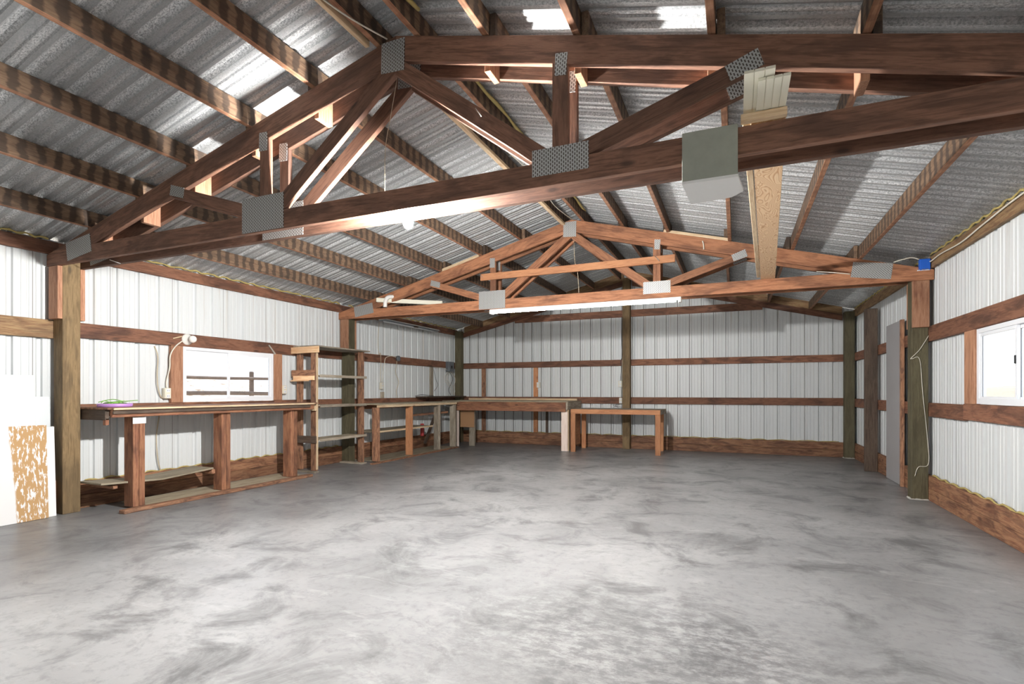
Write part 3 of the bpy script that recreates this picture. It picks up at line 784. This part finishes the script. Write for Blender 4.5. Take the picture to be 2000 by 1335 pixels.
brace((-5.68, 5.538, 1.253), (-5.36, 5.538, 1.256), .018, 'pine')
brace((-5.66, 5.562, .445), (-5.25, 5.562, .450), .10, 'dark_wood')
brace((-5.66, 5.596, .895), (-5.37, 5.596, .895), .06, 'rough_wood')
box('block', -5.33, -5.24, 5.53, 5.573, .845, .935, 'pale_wood', rk, .003)
box('foot_plank', -5.66, -5.235, 5.52, 5.60, 0, .021, 'grey_wood', rk, .002)
box('foot_plank', -5.66, -5.235, 6.49, 6.61, 0, .021, 'grey_wood', rk, .002)
o = box('plug_adapter', -5.60, -5.53, 5.98, 6.04, 1.738, 1.757, 'box_steel'); tag(o, 'small dark metal part lying on top of the shelf rack', 'hardware')
o = box('wood_scrap', -5.62, -5.50, 5.85, 5.93, 1.738, 1.752, 'pale_wood'); tag(o, 'small pale wood scrap lying on top of the shelf rack', 'scrap')

# ------------------------------------------------------------------ low bench beside the rack
lb = thing('low_bench', (-5.35, 7.95, 0), 'grey-topped work counter with four legs between the shelf rack and the far corner', 'workbench')
box('top', -5.690, -5.095, 6.80, 9.32, .893, .912, 'plywood', lb, .003, long=1)
box('apron', -5.135, -5.098, 6.72, 9.22, .855, .892, 'pale_wood', lb, .004)
box('rear_rail', -5.690, -5.655, 6.80, 9.32, .815, .891, 'bench_wood', lb, .004)
for y, mt in ((6.72, 'rough_wood'), (7.63, 'table_wood'), (8.55, 'grey_wood'), (9.15, 'grey_wood')):
    box('leg', -5.225, -5.136, y, y+.042, .02, .854, mt, lb, .004); box('leg', -5.134, -5.10, y+.002, y+.042, .02, .853, mt, lb, .004)
box('floor_panel', -5.64, -5.14, 6.82, 9.20, .001, .018, 'plywood', lb, .002)
box('sill_plank', -5.09, -5.03, 6.50, 9.18, 0, .022, 'rough_wood', lb, .003)
box('shelf', -5.67, -5.24, 6.80, 8.49, .458, .475, 'plywood', lb, .003, long=1)
box('shelf_edge', -5.238, -5.222, 6.77, 8.52, .448, .478, 'pale_wood', lb, .002)
box('hanging_cleat', -5.60, -5.56, 8.18, 8.22, .56, .892, 'rough_wood', lb, .003)
board('cross_rail', (-5.58, 8.24, .66), (-5.30, 9.20, .70), .04, .03, 'rough_wood', lb)
board('diagonal_strut', (-5.55, 8.75, .10), (-5.48, 9.15, .82), .06, .03, 'dark_wood', lb)
o = box('red_bottle_jack', -5.52, -5.46, 8.54, 8.60, .26, .50, 'red_paint', None, .012)
tag(o, 'slim red-painted piece hanging at the end of the low shelf under the counter', 'bracket')
bpy.data.objects[o.name].name = 'red_bracket'
o = board('splice_plank', (-5.53, 8.6, 1.003), (-5.53, 10.19, 1.003), .024, .26, 'dark_wood', None, .003)
tag(o, 'dark plank lying on the girt in the far left corner', 'plank')

# ------------------------------------------------------------------ back bench
bb = thing('back_bench', (-4.0, 9.9, 0), 'workbench with deep red-brown apron along the back wall left of the small table', 'workbench')
box('top', -5.55, -2.868, 9.415, 10.335, .905, .925, 'plywood', bb, .003)
box('apron', -5.20, -2.905, 9.380, 9.414, .730, .904, 'bench_wood', bb, .004)
box('end_board', -2.903, -2.868, 9.39, 10.335, .765, .904, 'grey_wood', bb, .004)
box('rear_edge', -5.4, -2.95, 10.29, 10.335, .926, .965, 'pale_wood', bb, .003)
o = box('leg', -5.225, -5.17, 9.43, 9.445, 0, .729, 'pinkish_board', bb, .003)
o = box('leg', -3.00, -2.875, 9.420, 9.44, 0, .729, 'pinkish_board', bb, .003); o['label'] = 'pale pinkish plank leg'
box('leg', -2.90, -2.862, 9.445, 9.535, 0, .764, 'pale_wood', bb, .003)
box('leg', -2.90, -2.862, 9.60, 9.66, 0, .764, 'dark_wood', bb, .003)
box('leg', -5.03, -4.90, 9.60, 9.64, 0, .904, 'grey_wood', bb, .004)
box('leg', -5.22, -5.14, 10.05, 10.13, 0, .904, 'grey_wood', bb, .004)
o = box('hung_panel', -5.22, -4.90, 9.575, 9.590, .38, .904, 'kraft', bb, .002); o['label'] = 'brown hardboard panel under the left end'
for (x, z0, z1, m) in ((-5.115, .252, 1.608, 'rough_wood'), (-3.905, .252, 1.608, 'table_wood'), (-3.635, .252, .866, 'dark_wood')):
    w_ = .095 if m != 'dark_wood' else .05
    o = box('wall_cleat', x, x+w_, YB+.006, YB+GT-.002, z0, z1, m, None, .003); o.name = 'nailer'
    if x > -5.2 and z1 > 1:
        bpy.data.objects.remove(o)
        for za, zb, q in ((.252, .866, 'lower'), (.999, 1.608, 'upper')):
            o = box('nailer', x, x+w_, YB+.006, YB+GT-.002, za, zb, m, None, .003)
            tag(o, '%s upright stud on the back wall %s' % (q, 'next to the left corner post' if x < -5 else 'beside the white outlet above the back bench'), 'stud')
    else: tag(o, 'short dark stud under the back bench apron, right of the middle stud', 'stud')
for (y, w_, za, zb, lab) in ((9.21, .10, .992, 1.610, 'weathered upright stud on the left wall near the grey electrical box'), (7.60, .08, .992, 1.10, 'stub of board on the left wall below the double outlet')):
    o = box('nailer', XL-GT+.002, XL-.004, y, y+w_, za, zb, 'grey_wood', None, .003); tag(o, lab, 'stud')

# ------------------------------------------------------------------ small table
tb = thing('small_table', (-1.99, 9.8, 0), 'small orange pine table against the middle post of the back wall', 'table')
box('top', -2.80, -1.195, 9.40, 10.190, .772, .785, 'grey_wood', tb, .003)
box('apron', -2.80, -1.20, 9.362, 9.398, .700, .785, 'table_wood', tb, .004)
box('end_rail', -1.236, -1.198, 9.40, 10.14, .70, .771, 'grey_wood', tb, .003)
box('rear_rail', -2.78, -2.03, 10.15, 10.188, .70, .771, 'table_wood', tb, .003)
for x0, y0, ya, w_ in ((-2.80, 9.362, 9.40, .088), (-1.285, 9.362, 9.40, .088)):
    box('leg', x0, x0+w_, y0, ya-.001, 0, .699, 'table_wood', tb, .003)
box('leg', -2.80, -2.715, 10.10, 10.145, 0, .771, 'table_wood', tb, .003); box('leg', -1.30, -1.24, 10.10, 10.188, 0, .771, 'table_wood', tb, .003)
o = box('side_panel', -2.80, -2.785, 9.45, 9.98, .10, .771, 'table_wood', tb, .002, long=1)

# ------------------------------------------------------------------ leaning sheets at far left
def lean(name, y0, y1, z1, x_top, x_bot, t, m, label, cat, z0=0.0):
    o = board(name, ((x_bot), (y0+y1)/2, z0+.001), ((x_top), (y0+y1)/2, z1), y1-y0, t, m, None, .002, up=(0, 1, 0)); return tag(o, label, cat)
lean('foam_sheet', 1.50, 2.605, 1.245, XL+.050, XL+.105, .025, 'foam_board', 'large white foam sheet leaning on the left wall behind the peeling panel', 'sheet')
lean('foam_sheet', 2.10, 2.738, 1.058, XL+.013, XL+.060, .022, 'foam_board', 'shorter white foam sheet against the tan post, behind the larger one', 'sheet')
lean('foam_sheet', 2.33, 2.732, .792, XL+.099, XL+.135, .014, 'white_board', 'thin white siding sheet just behind the peeling panel at far left', 'sheet')
lean('peeling_panel', 2.05, 2.665, .81, XL+.120, XL+.157, .012, 'peeling_paint', 'tan panel with flaking white paint leaning at the far left of the floor', 'panel')

# ------------------------------------------------------------------ door panel and plank at right rear
dp = thing('door_panel', (XR, 7.79, 0), 'tall grey panel standing on the right wall between the rough plank and the green-brown post', 'panel')
box('face', XR-.024, XR-.002, 7.452, 8.118, .004, 1.94, 'door_grey', dp, .003)
box('edge_board', XR-.040, XR-.002, 7.40, 7.448, .0, 1.94, 'rough_wood', dp, .003)
o = box('rough_plank', 1.640, XR-.004, 8.645, 8.70, .0, 2.25, 'dark_wood', None, .005); tag(o, 'weathered dark plank standing on the right wall beyond the grey panel', 'plank')
o = box('rough_plank', 1.70, XR-.004, 8.705, 8.80, .0, 2.23, 'grey_wood', None, .005); tag(o, 'grey backing post behind the weathered dark plank on the right wall', 'post')

# ------------------------------------------------------------------ things lying on or fixed to the trusses
o = board('brace_board', (-3.235, Y2-.022, 2.672), (-.665, Y2-.022, 2.685), .090, .034, 'table_wood', None, .003); tag(o, 'light board nailed level across the orange truss webs', 'board')
o = board('loose_stick', (-3.88, Y2+.02, zc(-3.88)+.020), (-3.28, Y2+.02, zc(-3.28)+.020), .04, .03, 'pale_wood', None, .003); tag(o, 'pale stick on top of the orange truss, left slope', 'stick')
o = board('loose_stick', (-.80, Y2+.02, zc(-.80)+.018), (-.08, Y2+.02, zc(-.08)+.018), .036, .03, 'pale_wood', None, .003); tag(o, 'pale stick on top of the orange truss, right slope', 'stick')
zt = ZC+.134
o = board('pine_plank', (.140, 2.76, zt+.014), (.328, 6.575, zt+.014), .148, .024, 'swirl_pine', None, .003, up=(1, 0, 0)); tag(o, 'long swirly-grained pine plank lying across the bottom chords', 'plank')
for q in [o]: pass
o = board('pine_plank', (.045, 2.78, zt+.014), (.228, 6.45, zt+.014), .034, .026, 'pale_wood', None, .003, up=(1, 0, 0)); tag(o, 'narrow pale plank beside the long swirly-grained pine plank', 'plank')
o = board('cleat', (.02, 2.72, zt+.020), (.215, 2.72, zt+.020), .036, .036, 'pale_wood', None, .002); tag(o, 'tan cleat under the near end of the cream beadboard pieces', 'cleat')
def beadboard(x0, x1, y0, y1, z, label, n_):
    bm = bmesh.new(); w = (x1-x0)/n_
    for k in range(n_): boxbm(bm, x0+k*w+.0015, x0+(k+1)*w-.0015, y0, y1, z, z+.012)
    boxbm(bm, x0+.001, x1-.001, y0+.004, y1-.004, z+.004, z+.010)
    o = finish('beadboard', bm, 'cream_paint'); return tag(o, label, 'board')
beadboard(.085, .210, 2.45, 2.95, zt+.041, 'cream grooved boarding piece, lower and right one jutting over the near truss', 4)
beadboard(.030, .150, 2.40, 2.92, zt+.056, 'cream grooved boarding piece, upper and left one jutting over the near truss', 3)
gb = thing('truss_shelf_panel', (-.12, Y1, 2.1), 'grey-green square panel with white underside hung on the near truss', 'panel')
box('front_panel', -.245, .008, Y1-.018, Y1-.005, 2.135, 2.372, 'greygreen_paint', gb, .001)
bm = bmesh.new(); pp = [(-.245, Y1-.018), (.008, Y1-.018), (.035, 2.93), (-.02, 3.00), (-.225, 3.03)]
a_ = [bm.verts.new((x, y, 2.120)) for x, y in pp]; b_ = [bm.verts.new((x, y, 2.134)) for x, y in pp]
bm.faces.new(a_[::-1]); bm.faces.new(b_)
for i in range(5): bm.faces.new((a_[i], a_[(i+1) % 5], b_[(i+1) % 5], b_[i]))
o = finish('bottom_panel', bm, 'white_board', gb); o['label'] = 'white underside board with a clipped corner'
box('rear_cleat', -.2, -.02, Y1+T+P-.03, Y1+T+P-.001, 2.135, 2.26, 'scab_wood', gb, .002)
# carton of tubes with a paper wrap lying on the far truss pair
ct = thing('tube_carton', (-4.9, Y2+.2, 2.4), 'long cream carton with a dark green end on the left end of the orange truss', 'carton')
board('carton', (-4.955, Y2-.055, 2.475), (-4.03, Y2+.30, 2.42), .062, .062, 'cream_paint', ct, .004)
board('end_opening', (-4.960, Y2-.0575, 2.475), (-4.950, Y2-.0535, 2.475), .042, .044, 'dark_green', ct, 0)
tube('paper_wrap', [(-4.80, Y2-.06, 2.36), (-4.79, Y2-.065, 2.43), (-4.76, Y2-.05, 2.50), (-4.70, Y2+.03, 2.515), (-4.66, Y2+.06, 2.46)], .030, 'paper', ct, 10)
# fluorescent strip under the orange truss
fl = thing('fluorescent_strip', (-1.86, Y2-.02, 2.2), 'white fluorescent strip light hanging under the orange truss', 'light')
box('housing', -3.11, -.60, Y2-.005, Y2+.075, 2.204, 2.228, 'white_enamel', fl, .002)
for x in (-3.11, -.63): box('end_socket', x, x+.03, Y2-.01, Y2+.08, 2.166, 2.203, 'white_enamel', fl, .003)
lathe('tube', [(.013, 0), (.013, 2.418)], (-3.079, Y2+.018, 2.186), 'tube_glow', fl, axis='X', seg=14)
o = box('wood_shim', -.79, -.66, Y2-.004, Y2+.03, 2.2285, 2.2295, 'scab_wood'); bpy.data.objects.remove(o)
# second, unlit strip hung parallel to the left wall
f2 = thing('fluorescent_strip', (-5.5, 8.3, 2.3), 'unlit fluorescent strip hanging along the left wall beyond the orange truss', 'light')
box('housing', -5.60, -5.50, 7.38, 9.22, 2.325, 2.350, 'white_enamel', f2, .003)
box('reflector', -5.64, -5.46, 7.40, 9.20, 2.318, 2.324, 'box_steel', f2, .001)
lathe('tube', [(.013, 0), (.013, 1.76)], (-5.52, 7.42, 2.300), 'white_vinyl', f2, axis='X', seg=12).matrix_basis = rootinv(f2) @ Matrix.Translation((-5.52, 7.42, 2.300)) @ Matrix.Rotation(-math.pi/2, 4, 'X')
board('hanger', (-5.692, 8.32, 2.345), (-5.42, 8.32, 2.300), .03, .03, 'dark_wood', f2)
board('hanger', (-5.692, 7.42, 2.365), (-5.46, 7.42, 2.355), .02, .03, 'dark_wood', f2)
for y in (7.55, 9.1): tube('hanging_wire', [(-5.55, y, 2.350), (-5.56, y, zr(-5.56)-.004)], .002, 'black_cable', f2, 6, 0)

# bare bulb between the near pair
bl = thing('bare_bulb', (-1.93, Y1+.1, 2.21), 'glaring bare bulb under an added light-blocking base between the near pair of trusses', 'lamp')
box('mounting_block', -1.99, -1.87, Y1+T+.001, Y1+T+P-.001, 2.277, 2.32, 'scab_wood', bl, .002)
lathe('added_light_block_base', [(.022, 0), (.024, .022), (.034, .030), (.060, .036), (.062, .046)], (-1.93, Y1+T+P/2, 2.230), 'porcelain', bl)  # base placed above the bulb to block its upward light
lathe('bulb', [(.001, -.062), (.018, -.058), (.029, -.040), (.032, -.022), (.028, -.004), (.018, .016), (.013, .030), (.001, .032)], (-1.93, Y1+T+P/2, 2.205), 'bulb_glow', bl, axis='Z', seg=20)

# white lampholder on the left girt
lh = thing('porcelain_lampholder', (XL, 4.03, 1.69), 'white porcelain lampholder with unlit globe on the girt above the left window', 'lamp')
lathe('base', [(.062, 0), (.062, .012), (.045, .026), (.030, .045), (.028, .055)], (XL, 4.04, 1.690), 'porcelain', lh, axis='X')
lathe('globe', [(.012, .052), (.022, .062), (.036, .080), (.040, .100), (.034, .120), (.018, .134), (.002, .138)], (XL, 4.04, 1.690), 'porcelain', lh, axis='X')
o = board('pale_dowel', (XL+.012, 3.875, 1.686), (XL+.05, 3.955, 1.715), .012, .012, 'pale_wood', None, .003); tag(o, 'short pale stick nailed beside the porcelain lampholder', 'stick')
o = board('metal_bracket', (XL+.008, 5.165, 1.72), (XL+.014, 5.27, 1.605), .018, .012, 'nail_steel', None, .001); tag(o, 'thin metal strap slanting over the top right corner of the left window', 'bracket')

# outlets
def outlet(c, n_, label, w=.07, h=.115, d=.05, double=False):
    """n_: 'X' faces +X on the left wall, '-Y' faces -Y on the back wall"""
    o = thing('outlet', c, label, 'outlet', 'power outlets')
    x, y, z = c
    def bx(nm, u0, u1, v0, v1, d0, d1, m, bv, par=None):
        if n_ == 'X': return box(nm, x+d0, x+d1, y+u0, y+u1, z+v0, z+v1, m, par or o, bv)
        return box(nm, x+u0, x+u1, y-d1, y-d0, z+v0, z+v1, m, par or o, bv)
    bx('box', -w/2, w/2, -h/2, h/2, 0, d, 'outlet_cover', .004)
    for v in (-.03, .03):
        sk_ = bx('socket', -.018, .018, v-.017, v+.017, d+.0002, d+.003, 'white_vinyl', .003)
        for u in (-.008, .008): bx('slot', u-.002, u+.002, v-.007, v+.007, d+.0032, d+.0037, 'dark_hole', 0, sk_)
outlet((XL-.03, 3.815, 1.085), 'X', 'double outlet left of the left window above the long bench')
outlet((XL-.03, 5.43, 1.13), 'X', 'outlet right of the left window beside the rack')
outlet((XL-.03, 7.60, 1.205), 'X', 'outlet with hanging cables on the left wall beyond the rack')
outlet((-3.79, YB+.03, 1.245), '-Y', 'white outlet beside the orange stud above the back bench')
outlet((-2.085, YB+.03, 1.255), '-Y', 'outlet at mid height left of the middle post')
outlet((-2.075, YB-.001, .93), '-Y', 'outlet on the lower girt left of the middle post', w=.06, h=.11, d=.03)
# electrical box in the corner, round junction box
eb = thing('electrical_box', (XL+.05, 9.92, 1.64), 'grey electrical box on the girt in the far left corner', 'box')
box('box', XL+.001, XL+.085, 9.80, 10.02, 1.535, 1.745, 'box_steel', eb, .004)
box('switch', XL+.086, XL+.096, 9.89, 9.93, 1.60, 1.66, 'dark_hole', eb, .002)
o = lathe('junction_box', [(.05, 0), (.05, .035), (.044, .04)], (XL+.001, 8.06, 1.71), 'box_steel', None, 'X'); tag(o, 'round grey junction box on the left girt with cables', 'box')
bj = thing('blue_junction_box', (1.745, Y2-.03, 2.385), 'bright blue junction box on the right end of the orange truss', 'box')
box('body', 1.700, 1.790, Y2-.050, Y2-.001, 2.335, 2.435, 'blue_plastic', bj, .004)
box('mounting_flange', 1.690, 1.795, Y2-.010, Y2-.0008, 2.325, 2.334, 'white_vinyl', bj, .001)
for x in (1.71, 1.78): box('screw_ear', x-.006, x+.006, Y2-.052, Y2-.046, 2.322, 2.334, 'blue_plastic', bj, .001)

# cables
def cable(pts, r, m, label, name='cable'):
    o = tube(name, pts, r, m, seg=6, smoothpts=6); return tag(o, label, 'cable', 'cables')
e_ = XL-.028
cable([(e_, 3.70, 1.59), (e_, 3.735, 1.48), (e_, 3.728, 1.30), (e_, 3.735, 1.16), (e_, 3.765, 1.05), (e_+.01, 3.785, 1.04)], .006, 'tan_cable', 'tan cable looping down to the double outlet left of the window')
cable([(XL+.012, 3.985, 1.67), (XL+.014, 3.90, 1.60), (XL+.012, 3.845, 1.50), (XL+.0, 3.845, 1.36), (XL-.012, 3.82, 1.22), (XL-.01, 3.82, 1.145)], .007, 'white_cable', 'white cable from the porcelain lampholder to the double outlet')
cable([(e_, 3.75, .84), (e_, 3.72, .62), (e_, 3.735, .38), (e_, 3.76, .262)], .006, 'tan_cable', 'tan cable hanging on the wall under the long workbench')
cable([(XL+.02, 7.50, 2.33), (XL-.02, 7.52, 2.0), (XL-.02, 7.545, 1.76), (XL+.010, 7.55, 1.77), (XL+.010, 7.56, 1.59), (XL-.010, 7.575, 1.40), (XL-.01, 7.585, 1.265)], .005, 'tan_cable', 'cable dropping from the unlit strip light to the outlet beyond the rack')
cable([(XL+.010, 8.00, 1.73), (XL+.010, 7.85, 1.742), (XL+.010, 7.70, 1.70), (XL+.008, 7.66, 1.59), (XL-.010, 7.65, 1.45), (XL-.012, 7.63, 1.265)], .005, 'white_cable', 'pale cable from the round junction box to the outlet beyond the rack')
cable([(XL+.010, 8.03, 1.67), (XL+.010, 8.02, 1.59), (XL-.010, 8.02, 1.45), (XL-.015, 8.12, 1.28), (XL-.015, 8.05, 1.12), (XL-.012, 8.08, 1.0)], .005, 'tan_cable', 'cable curving down the left wall below the round junction box')
for k, (a, b, c_, d) in enumerate(((9.86, 9.70, 9.95, .0), (9.90, 10.05, 9.85, .0), (9.94, 9.80, 10.10, .0), (9.98, 10.18, 10.04, .0))):
    cable([(XL+.03, a, 1.534), (XL+.03, b, 1.38), (XL+.05, c_, 1.16), (XL+.08, (a+c_)/2, 1.035)], .005, ('white_cable', 'black_cable', 'white_cable', 'tan_cable')[k],
          ['loose white cable at the left of the bundle under the grey electrical box', 'loose black cable under the grey electrical box', 'second loose white cable under the grey electrical box', 'loose tan cable nearest the corner post under the grey electrical box'][k])
cable([(XL+.004, 9.33, 1.60), (XL+.01, 9.52, 1.605), (XL+.03, 9.72, 1.595), (XL+.04, 9.86, 1.54)], .005, 'white_cable', 'white cable swagged along the girt into the grey electrical box')
cable([(XL-.01, 9.34, 1.56), (XL-.01, 9.42, 1.36), (XL-.01, 9.50, 1.24), (XL-.01, 9.36, 1.12)], .004, 'black_cable', 'thin dark wire loop by the weathered stud on the left wall')
cable([(XL+.06, 8.55, 1.02), (XL+.08, 8.75, 1.045), (XL+.08, 9.0, 1.03), (XL+.10, 9.15, 1.02)], .005, 'black_cable', 'dark cord lying along the back of the low counter')
cable([(-2.060, YB-.004+.02, 2.55), (-2.065, YB+.022, 2.1), (-2.055, YB+.022, 1.8), (-2.075, YB-.008, 1.70), (-2.07, YB+.02, 1.55), (-2.085, YB+.02, 1.32)], .005, 'black_cable', 'dark wire running down beside the middle post to the outlet')
cable([(-2.035, YB+.02, 2.55), (-2.04, YB+.02, 1.9), (-2.045, YB-.008, 1.7), (-2.06, YB+.02, 1.45), (-2.075, YB+.02, 1.32)], .004, 'white_cable', 'white wire running down beside the middle post to the outlet')
cable([(-2.08, YB+.02, 1.195), (-2.075, YB+.02, 1.08), (-2.075, YB-.006, .99)], .004, 'white_cable', 'short wire joining the two outlets left of the middle post')
cable([(-3.82, YB+.01, 1.18), (-3.78, YB+.0, 1.10), (-3.80, YB+.0, 1.0)], .004, 'white_cable', 'short white cord below the outlet above the back bench')
for k in range(3):
    cable([(-2.10+.02*k, YB-.004, .87), (-2.12-.05*k, YB-.05, .84), (-2.20+.09*k, YB-.09, .80), (-2.22+.12*k, YB-.10, .793)], .003, 'black_cable', ['leftmost', 'middle', 'rightmost'][k]+' of three dark wire ends behind the small table')
cable([(XR-.009, .5, 2.44), (XR-.009, 2.0, 2.42), (XR-.009, 4.4, 2.445), (XR-.009, 5.2, 2.42), (XR-.009, 5.7, 2.39), (XR-.009, 6.2, 2.41), (XR-.012, 6.48, 2.40), (1.788, Y2-.03, 2.437)], .007, 'white_cable', 'white cable clipped along the right eave plank to the blue box')
cable([(1.70, Y2-.03, 2.437), (1.64, Y2-.02, 2.462), (1.56, Y2-.006, 2.452), (1.50, Y2+.03, 2.44)], .006, 'white_cable', 'white cable arching left out of the blue junction box')
cable([(1.11, Y2-.004, 2.345), (.95, Y2-.006, 2.375), (.80, Y2-.006, 2.40)], .005, 'white_cable', 'white cable end tucked behind the right connector plate of the orange truss')
cable([(1.795, Y2+.03, 1.67), (1.72, Y2+.0305, 1.53), (1.648, Y2+.03, 1.445), (1.66, Y2+.032, 1.44), (1.72, Y2+.03, 1.43), (1.745, Y2+.03, 1.10), (1.785, Y2+.03, .62), (1.792, Y2+.03, .37), (1.71, Y2+.03, .335), (1.68, Y2+.03, .24)], .003, 'white_cable', 'thin string tied around the green-brown right post', 'string')
cable([(-1.965, Y1+T+.003, 3.16), (-1.965, Y1+T+.010, 3.12), (-2.06, Y1+.10, 2.88), (-2.10, Y1+.10, 2.68), (-2.105, Y1+.10, 2.40)], .002, 'tan_cable', 'pull string hanging from the peak of the near truss pair', 'string')
cable([(-1.935, Y2+T+.004, 3.15), (-1.935, Y2+T+.03, 3.08), (-1.93, Y2+.10, 2.80), (-1.895, Y2+.10, 2.66), (-1.875, Y2+.10, 2.365)], .004, 'tan_cable', 'cord hanging from the peak of the orange truss', 'string')
cable([(XM-.15, .5, zc(XM-.15)-.012), (XM-.17, 1.6, zc(XM-.15)-.03), (XM-.14, 2.3, zc(XM-.15)-.015), (XM-.05, Y1-.02, ZP-.02)], .005, 'white_cable', 'pale cable along the ridge toward the near truss peak')
cable([(XM+.02, 4.4, ZP-.012), (XM+.06, 5.2, ZP-.02), (XM-.02, 5.9, ZP-.02), (XM+.03, 6.5, ZP-.02)], .005, 'white_cable', 'pale cable along the ridge toward the orange truss peak')
# cable tab and nails on the trusses
o = tube('cord_loop', [(-.36, Y2-.006, 2.86), (-.35, Y2-.010, 2.82), (-.345, Y2-.008, 2.76)], .007, 'white_cable', seg=8); tag(o, 'short white cord loop on the right slope of the orange truss', 'cord')
for a, b, lab in (((-1.39, Y1-.004, 2.745), (-1.34, Y1-.03, 2.675), 'bent nail sticking out of the right diagonal near the near peak'),
                  ((-3.19, Y1+.10, 2.735), (-3.07, Y1-.03, 2.655), 'long nail beside the left upright of the near truss'),
                  ((-5.02, Y1+T+P-.06, 2.25), (-4.97, Y1+T+P+.0, 2.225), 'nail under the left end of the near trusses')):
    o = tube('nail', [a, b], .0028, 'nail_steel', seg=6, smoothpts=0); tag(o, lab, 'nail')
for x, dz in ((-3.245, .0), (-.895, .0)):
    o = tube('nail', [(x, Y2-.039, 2.73), (x+.05, Y2-.052, 2.665)], .004, 'nail_steel', seg=6, smoothpts=0); tag(o, 'bent nail holding the %s end of the light board on the orange truss' % ('left' if x < -2 else 'right'), 'nail')
for o in bpy.data.objects:
    if '_w' in o: del o['_w']
